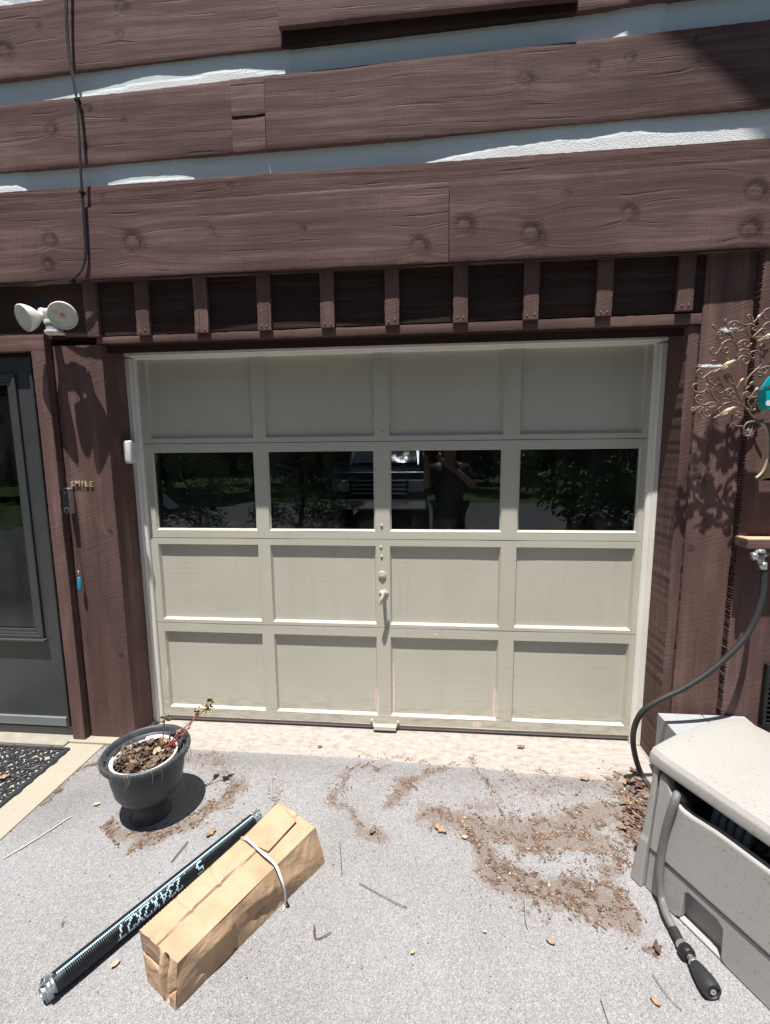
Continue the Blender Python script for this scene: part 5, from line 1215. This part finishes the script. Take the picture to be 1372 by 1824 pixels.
def bird(tail, head, th, label, matn='bronze_l'):
    a = Z4(*tail, YS-.012); b = Z4(*head, YS-.012); d = b-a; L = d.length; n_ = 14; P = []; rr = []
    perp = Vector((-d.z, 0, d.x)).normalized()
    for i in range(n_+1):
        s = i/n_; P.append(a+d*s+perp*(.0*math.sin(s*3))); 
        rr.append(th*(.12+.16*s if s < .35 else (.18+.85*math.sin(min(1, (s-.35)/.42)*math.pi*.5) if s < .70 else (1.03-1.1*(s-.70)/.18*.45 if s < .86 else .62*math.sqrt(max(.02, 1-((s-.90)/.11)**2))))))
    mb = MB(); mb.tube(P, rr, 14); hd_ = P[-2]; mb.tube([hd_, hd_+perp*(-.0)+d.normalized()*.012+Vector((.006, 0, -.003))], [.004, .0008], 6)
    o = mb.build('bird', M[matn], smooth=True); under(o, ws); o['label'] = label
    mb = MB(); q = P[8]; 
    for e in (-.5, 0, .5): mb.tube(smoothpath([q+perp*th*e+Vector((0, -th*.8, 0)), q-d*.12+perp*th*e*1.2+Vector((0, -th*.9, 0)), q-d*.26+perp*th*e*.6+Vector((0, -th*.55, 0))], 3), th*.22, 6)
    w_ = mb.build('wing', M[matn], smooth=True); w_.parent = o
bird((400, 705), (625, 580), .0125, 'upper bird perched facing right'); bird((400, 1168), (625, 1055), .0115, 'lower bird facing right'); bird((860, 385), (1010, 310), .0105, 'bird near the top right')
def mleaf(base, tip, matn, w=.35):
    a = Z4(*base); b = Z4(*tip); d = b-a; L = d.length; pr = Vector((-d.z, 0, d.x)).normalized(); vs = []; n_ = 8
    for i in range(n_+1):
        s = i/n_; wd = L*w*.5*math.sin(math.pi*s)**.8
        vs += [a+d*s-pr*wd, a+d*s+Vector((0, -.003, 0)), a+d*s+pr*wd]
    fs = []
    for i in range(n_): fs += [(3*i, 3*i+1, 3*i+4, 3*i+3), (3*i+1, 3*i+2, 3*i+5, 3*i+4)]
    o = mesh_obj('metal_leaf', vs, fs, M[matn], None, True); md = o.modifiers.new('s', 'SOLIDIFY'); md.thickness = .0012; under(o, ws)
for q in (((665, 830), (710, 760), 'copper', .5), ((820, 905), (860, 855), 'copper', .55), ((750, 450), (795, 405), 'copper', .5), ((765, 830), (815, 795), 'bronze', .5), ((845, 160), (890, 110), 'bronze_l', .5), ((520, 215), (525, 160), 'bronze', .45), ((535, 560), (570, 585), 'bronze', .5), ((345, 920), (340, 865), 'bronze', .5), ((640, 975), (560, 965), 'bronze', .35), ((350, 1060), (440, 1035), 'bronze_l', .35), ((915, 490), (985, 480), 'bronze', .45), ((620, 1190), (650, 1110), 'bronze', .3), ((180, 1110), (245, 1065), 'bronze', .35), ((560, 330), (600, 300), 'bronze', .4), ((380, 590), (440, 585), 'bronze', .3), ((600, 1210), (560, 1270), 'bronze', .25)):
    mleaf(*q)
# turquoise ornament hanging in front
tq = empty('hanging_ornament', tuple(Z4(1000, 850, -.40)), 'turquoise painted metal bird ornament hanging before the bronze tree', 'ornament')
M['teal'] = simple('turquoise_enamel', (.0, .42, .45), .3, 0, .1, 20)
def slabp(pts, y, th, name, mt_):
    mb = MB(); P = [Z4(a, b, y) for a, b in pts]; n_ = len(P)
    mb.add([(p.x, y, p.z) for p in P]+[(p.x, y+th, p.z) for p in P], [tuple(range(n_)), tuple(range(2*n_-1, n_-1, -1))]+[(i, (i+1) % n_, (i+1) % n_+n_, i+n_) for i in range(n_)])
    o = mb.build(name, mt_, bevel=.002); under(o, tq); return o
slabp([(885, 865), (960, 760), (990, 735), (1100, 700), (1180, 760), (1120, 830), (960, 840)], -.40, .006, 'ornament_roof', M['teal'])
slabp([(938, 862), (1150, 850), (1150, 1075), (960, 1075), (942, 1040)], -.395, .05, 'ornament_body', M['teal'])
mb = MB(); mb.lathe([(.0001, -.004), (.011, -.004), (.012, 0), (.0001, 0)], 18, Matrix.Translation(Z4(968, 1015, -.397)) @ Matrix.Rotation(math.pi/2, 4, 'X')); under(mb.build('ornament_button', M['white']), tq)
# cobweb tufts on the sculpture
mb = MB(); Rw = random.Random(3)
def web(c, spreadx, spready, n_):
    for _ in range(n_):
        a = Z4(c[0]+Rw.gauss(0, spreadx), c[1]+Rw.gauss(0, spready), YS+Rw.uniform(-.01, .03)); b = Z4(c[0]+Rw.gauss(0, spreadx), c[1]+Rw.gauss(0, spready), YS+Rw.uniform(-.01, .03)); mb.tube([a, (a+b)/2+Vector((0, 0, -.002)), b], .00035, 3)
web((560, 275), 45, 14, 110); web((400, 635), 70, 9, 90); web((770, 1300), 24, 26, 50)
o = mb.build('cobweb', simple('cobweb_silk', (.8, .85, .9), .6)); tag(o, 'white cobweb tufts caught on the bronze wire tree', 'cobweb', kind='stuff')

# ------------------------------------------------------------------ unseen roof board added above the frame, shaped to shade the upper right
k_ = 2.6; shp = [U(1225, 45, 1, YB), U(1290, 95, 1, YB), U(1372, 172, 1, YB), U(1500, 300, 1, YB), U(1700, 330, 1, YB), U(1900, -700, 1, YB), U(1400, -500, 1, YB), U(1120, -20, 1, YB)]
q_ = [p-SUNV*k_ for p in shp]; yb_ = float(q_[0][1])
mb = MB(); n_ = len(q_); mb.add([tuple(p) for p in q_]+[(p[0], p[1]-.03, p[2]) for p in q_], [tuple(range(n_)), tuple(range(2*n_-1, n_-1, -1))]+[(i, (i+1) % n_, (i+1) % n_+n_, i+n_) for i in range(n_)])
o = mb.build('roof_shade_board', M['wood_shade']); tag(o, 'unseen brown roof board added high above the right side to cast its shadow', 'roof')

# ------------------------------------------------------------------ surroundings mirrored in the panes
def foliage_mat(name, a, b):
    t = NT(name, .55, .3); o = t.obj(); return t.fin(t.mix(t.noise(o, 2.5, 4), a, b))
M['folA'] = foliage_mat('dark_leaves', (.035, .07, .018), (.08, .13, .035)); M['folB'] = foliage_mat('light_leaves', (.07, .12, .04), (.13, .19, .07))
M['bark'] = simple('tree_bark', (.07, .055, .045), .9, 0, .3, 12, .01, 20)
def tree(x, y, H, cr, z0, n, seed, label, mat='folA', name='tree', group='trees behind the photographer', lsz=.16):
    Rr = random.Random(seed); root = empty(name, (x, y, G), label, 'tree' if name == 'tree' else 'shrub', group)
    mb = MB(); top = Vector((x+Rr.gauss(0, .2), y, H*.8)); mb.tube(smoothpath([(x, y, G), (x+.1, y, H*.4), top]), [.03*H**.8*(1-.8*i/13)+.005 for i in range(13)], 8)
    cl = []
    for k in range(14):
        a = Rr.random()*6.28; zz = z0+(H-z0)*Rr.random(); r_ = cr*(.35+.65*math.sin(math.pi*min(1, max(.05, (zz-z0)/(H-z0)*.85+.1)))); e = Vector((x+r_*.8*math.cos(a), y+r_*.8*math.sin(a), zz)); cl.append((e, cr*Rr.uniform(.28, .5)))
        mb.tube([(x, y, max(.2, zz-.35*r_)), e], [.012*H**.6, .004], 5)
    under(mb.build('trunk', M['bark'], smooth=True), root)
    mb = MB()
    for _ in range(n):
        e, rr = Rr.choice(cl); d = Vector((Rr.gauss(0, 1), Rr.gauss(0, 1), Rr.gauss(0, .7))).normalized()*rr*Rr.random()**.4; c = e+d
        s = lsz*Rr.uniform(.5, 1.2); u = Vector((Rr.gauss(0, 1), Rr.gauss(0, 1), Rr.gauss(0, .5))).normalized(); v = u.orthogonal().normalized()
        mb.add([c-u*s*.5, c+v*s*.28, c+u*s*.6, c-v*s*.28], [(0, 1, 2, 3)])
    under(mb.build('crown', M[mat], fix=False), root)
tree(-2.0, -5.2, 1.9, .85, .15, 3200, 1, 'rounded green shrub left of the truck', 'folB', 'shrub', 'shrubs behind the photographer', .09)
tree(2.3, -4.3, 2.3, .85, .3, 3600, 2, 'leafy shrub to the right behind the photographer', 'folB', 'shrub', 'shrubs behind the photographer', .12)
tree(3.4, -5.4, 3.0, 1.1, .3, 3000, 3, 'taller shrub beyond the leafy one on the right', 'folA', 'shrub', 'shrubs behind the photographer', .12)
tree(-4.0, -5.4, 1.5, .8, .1, 2400, 5, 'low shrub far left of the truck', 'folB', 'shrub', 'shrubs behind the photographer', .09)
for i, (x, y, H, cr) in enumerate(((-13, -17, 11, 3.6), (-8, -19, 12, 4), (-3.2, -20, 13, 4), (2, -19, 12, 4), (6.5, -18, 12, 3.8), (11, -17, 11, 3.6), (-9, -13, 8, 2.6), (8, -12, 8, 2.6), (16, -14, 10, 3.4), (-17, -12, 10, 3.4))):
    tree(x, y, H, cr, .4, 1500, 20+i, ['tall dark tree at the far left of the yard', 'tall dark tree left of the truck line', 'tall tree straight behind the truck', 'tall tree behind the photographer', 'tall tree right of the photographer', 'tall tree at the far right of the yard', 'shorter tree on the left of the lawn', 'shorter tree on the right of the lawn', 'broad tree at the outer right', 'broad tree at the outer left'][i], 'folA', lsz=.75)
o = mesh_obj('woods', [(30*math.cos(a), -2-30*abs(math.sin(a)), z) for a in np.linspace(math.pi, 2*math.pi, 25) for z in (G, 9+2*math.sin(a*13))], [(2*i, 2*i+2, 2*i+3, 2*i+1) for i in range(24)], foliage_mat('far_woods', (.015, .028, .01), (.03, .05, .018))); tag(o, 'dark band of woods around the yard', 'woods', kind='stuff')
# pickup truck
tk = empty('parked_truck', (-.75, -6.4, G), 'dark pickup truck parked facing the garage, mirrored in the panes', 'truck')
M['car'] = simple('dark_blue_black_paint', (.012, .016, .028), .12, .2, .05, 5, 0); M['chrome'] = simple('chrome', (.8, .8, .82), .08, 1.0, .02, 10, 0); M['tyre'] = simple('tyre_rubber', (.02, .02, .02), .8); M['cglass'] = simple('windscreen_glass', (.02, .03, .04), .03, 0, .02, 5, 0)
TX, TY, w_ = -.72, -6.5, .97
def extr(poly, x0, x1, nm, mt_, bev=.03, par=None):     # polygon in (y,z)
    n_ = len(poly); mb = MB(); mb.add([(x0, a, b) for a, b in poly]+[(x1, a, b) for a, b in poly], [tuple(range(n_)), tuple(range(2*n_-1, n_-1, -1))]+[(i, (i+1) % n_, (i+1) % n_+n_, i+n_) for i in range(n_)])
    o = mb.build(nm, mt_, bevel=bev, seg=3); under(o, tk); return o
extr([(TY, .45), (TY, 1.05), (TY-.06, 1.18), (TY-1.35, 1.27), (TY-5.4, 1.27), (TY-5.4, .45)], TX-w_, TX+w_, 'body', M['car'], .05)
extr([(TY-1.30, 1.26), (TY-2.05, 1.82), (TY-3.3, 1.85), (TY-3.5, 1.26)], TX-w_*.86, TX+w_*.86, 'cab', M['car'], .05)
mb = MB(); mb.add([(TX-w_*.78, TY-1.36, 1.33), (TX+w_*.78, TY-1.36, 1.33), (TX+w_*.72, TY-1.97, 1.78), (TX-w_*.72, TY-1.97, 1.78), (TX-w_*.78, TY-1.33, 1.33), (TX+w_*.78, TY-1.33, 1.33), (TX+w_*.72, TY-1.94, 1.79), (TX-w_*.72, TY-1.94, 1.79)], [(0, 1, 2, 3), (7, 6, 5, 4), (0, 4, 5, 1), (1, 5, 6, 2), (2, 6, 7, 3), (3, 7, 4, 0)]); under(mb.build('windscreen', M['cglass']), tk)
under(MB().box(TX-w_*.98, TX+w_*.98, TY, TY+.10, .42, .64).build('bumper', M['chrome'], None, bevel=.04, seg=3), tk)
mb = MB()
for k in range(4): mb.box(TX-.55, TX+.55, TY-.01, TY+.035, .74+k*.085, .765+k*.085)
under(mb.build('grille', M['chrome'], None, bevel=.006), tk)
for s in (-1, 1):
    under(MB().box(TX+s*.60, TX+s*.92, TY-.02, TY+.03, .78, 1.02).build('headlight', simple('headlight_glass', (.6, .62, .65), .1), None, bevel=.03), tk)
    under(MB().box(TX+s*(w_-.06), TX+s*(w_+.24), TY-1.6, TY-1.5, 1.30, 1.52).build('wing_mirror', M['car'], None, bevel=.03), tk)
    for yy_ in (TY-.85, TY-4.3):
        mb = MB(); mb.lathe([(.20, -.13), (.36, -.13), (.40, -.09), (.40, .09), (.36, .13), (.20, .13)], 28, Matrix.Translation((TX+s*.84, yy_, G+.40)) @ Matrix.Rotation(math.pi/2, 4, 'Y')); wl = mb.build('wheel', M['tyre'], smooth=False); under(wl, tk)
        mb = MB(); mb.lathe([(.001, .10), (.19, .12), (.205, .131), (.205, -.131), (.19, -.12), (.001, -.10)], 24, Matrix.Translation((TX+s*.84, yy_, G+.40)) @ Matrix.Rotation(math.pi/2, 4, 'Y')); r__ = mb.build('rim', M['chrome']); r__.parent = wl
# the photographer, standing behind the lens with both hands raised
def skinned(name, V, E_, Rd, mat, parent, root=0, sub_=2):
    me = bpy.data.meshes.new(name); me.from_pydata(V, E_, []); o = bpy.data.objects.new(name, me); COL.objects.link(o)
    sk = o.modifiers.new('skin', 'SKIN'); sk.use_smooth_shade = True
    for i, r_ in enumerate(Rd): me.skin_vertices[0].data[i].radius = (r_, r_) if not hasattr(r_, '__len__') else r_
    for i in range(len(V)): me.skin_vertices[0].data[i].use_root = (i == root)
    ss_m = o.modifiers.new('sub', 'SUBSURF'); ss_m.levels = sub_; ss_m.render_levels = sub_
    me.materials.append(mat)
    if parent is not None: under(o, parent)
    return o
px0, py0 = .50, -2.86
pr_ = empty('person', (px0, py0, G), 'person in a dark shirt and cap holding up a phone with both hands', 'person')
skin_m = simple('skin', (.42, .25, .17), .5, 0, .05, 20); shirt = simple('black_shirt_cloth', (.02, .02, .024), .8); trous = simple('dark_trousers', (.025, .028, .04), .8)
hx, hy, hz = .27, -2.60, 1.56
V = [(px0, py0, .92), (px0, py0, 1.08), (px0, py0, 1.28), (px0, py0+.0, 1.40), (px0, py0+.02, 1.47), (px0, py0+.04, 1.56), (px0, py0+.05, 1.64),
     (px0-.18, py0, 1.37), (px0-.27, py0+.06, 1.16), (px0-.26, py0+.20, 1.36), (hx-.05, hy-.05, 1.50),
     (px0+.18, py0, 1.37), (px0+.28, py0+.06, 1.16), (px0+.10, py0+.22, 1.33), (hx+.10, hy-.05, 1.50),
     (px0-.10, py0, .86), (px0-.12, py0+.02, .45), (px0-.13, py0-.02, .03), (px0-.14, py0+.14, -.02),
     (px0+.10, py0, .86), (px0+.12, py0+.02, .45), (px0+.13, py0-.02, .03), (px0+.14, py0+.14, -.02)]
E_ = [(0, 1), (1, 2), (2, 3), (3, 4), (4, 5), (5, 6), (3, 7), (7, 8), (8, 9), (9, 10), (3, 11), (11, 12), (12, 13), (13, 14), (0, 15), (15, 16), (16, 17), (17, 18), (0, 19), (19, 20), (20, 21), (21, 22)]
Rd = [.16, .15, .17, .12, .058, .085, .075, .065, .045, .036, .028, .065, .045, .036, .028, .09, .058, .042, .035, .09, .058, .042, .035]
skinned('body', V, E_, Rd, skin_m, pr_)
Vs = [(px0, py0, .86), (px0, py0, 1.08), (px0, py0, 1.28), (px0, py0, 1.39), (px0-.18, py0, 1.37), (px0-.25, py0+.045, 1.22), (px0+.18, py0, 1.37), (px0+.26, py0+.045, 1.22)]
skinned('shirt', Vs, [(0, 1), (1, 2), (2, 3), (3, 4), (4, 5), (3, 6), (6, 7)], [.19, .175, .19, .125, .085, .075, .085, .075], shirt, pr_)
Vt = [(px0, py0, .90)]+[V[i] for i in (15, 16, 17, 19, 20, 21)]
skinned('trousers', Vt, [(0, 1), (1, 2), (2, 3), (0, 4), (4, 5), (5, 6)], [.18, .11, .078, .062, .11, .078, .062], trous, pr_)
mb = MB(); hc = Vector((px0, py0+.045, 1.615)); mb.lathe([(.001, .10), (.05, .092), (.085, .06), (.098, .02), (.100, -.01)], 24, Matrix.Translation(hc+Vector((0, -.01, .02)))); mb.box(-.07, .07, .06, .17, .018, .026, Matrix.Translation(hc))
under(mb.build('cap', shirt, smooth=True), pr_)
mb = MB(); mb.tube([hc+Vector((0, .085, -.02)), hc+Vector((0, .108, -.045))], [.010, .014], 8); under(mb.build('nose', skin_m, smooth=True), pr_)
for s in (-1, 1):
    mb = MB(); mb.tube([hc+Vector((s*.088, 0, -.01)), hc+Vector((s*.096, -.005, -.03))], [.014, .010], 8); under(mb.build('ear', skin_m, smooth=True), pr_)
for s, wx_ in ((-1, hx-.05), (1, hx+.10)):
    w0 = Vector((wx_, hy-.05, 1.50)); pm_ = w0+Vector((0, .035, .045)); mb = MB(); mb.tube([w0, (w0+pm_)/2, pm_], [.026, .036, .034], 10)
    for f in range(4):
        b_ = pm_+Vector(((f-1.5)*.016, .01, .02)); inw = Vector((-s*.03, .02, .0)); mb.tube(smoothpath([b_, b_+Vector((0, .015, .03)), b_+Vector((0, .03, .04))+inw*.5, b_+inw+Vector((0, .03, .028))], 3), [.009]*6+[.008]*4, 7)
    mb.tube(smoothpath([pm_+Vector((-s*.02, 0, -.01)), pm_+Vector((-s*.045, .015, .0)), pm_+Vector((-s*.055, .03, .01))], 3), .0105, 7)
    under(mb.build('hand', skin_m, smooth=True), pr_)
o = MB().box(CAM[0]-.02, CAM[0]+.135, -2.530, -2.521, 1.535, 1.612).build('phone', M['black'], None, bevel=.006, seg=3); tag(o, 'black phone held up in front of the face', 'phone')
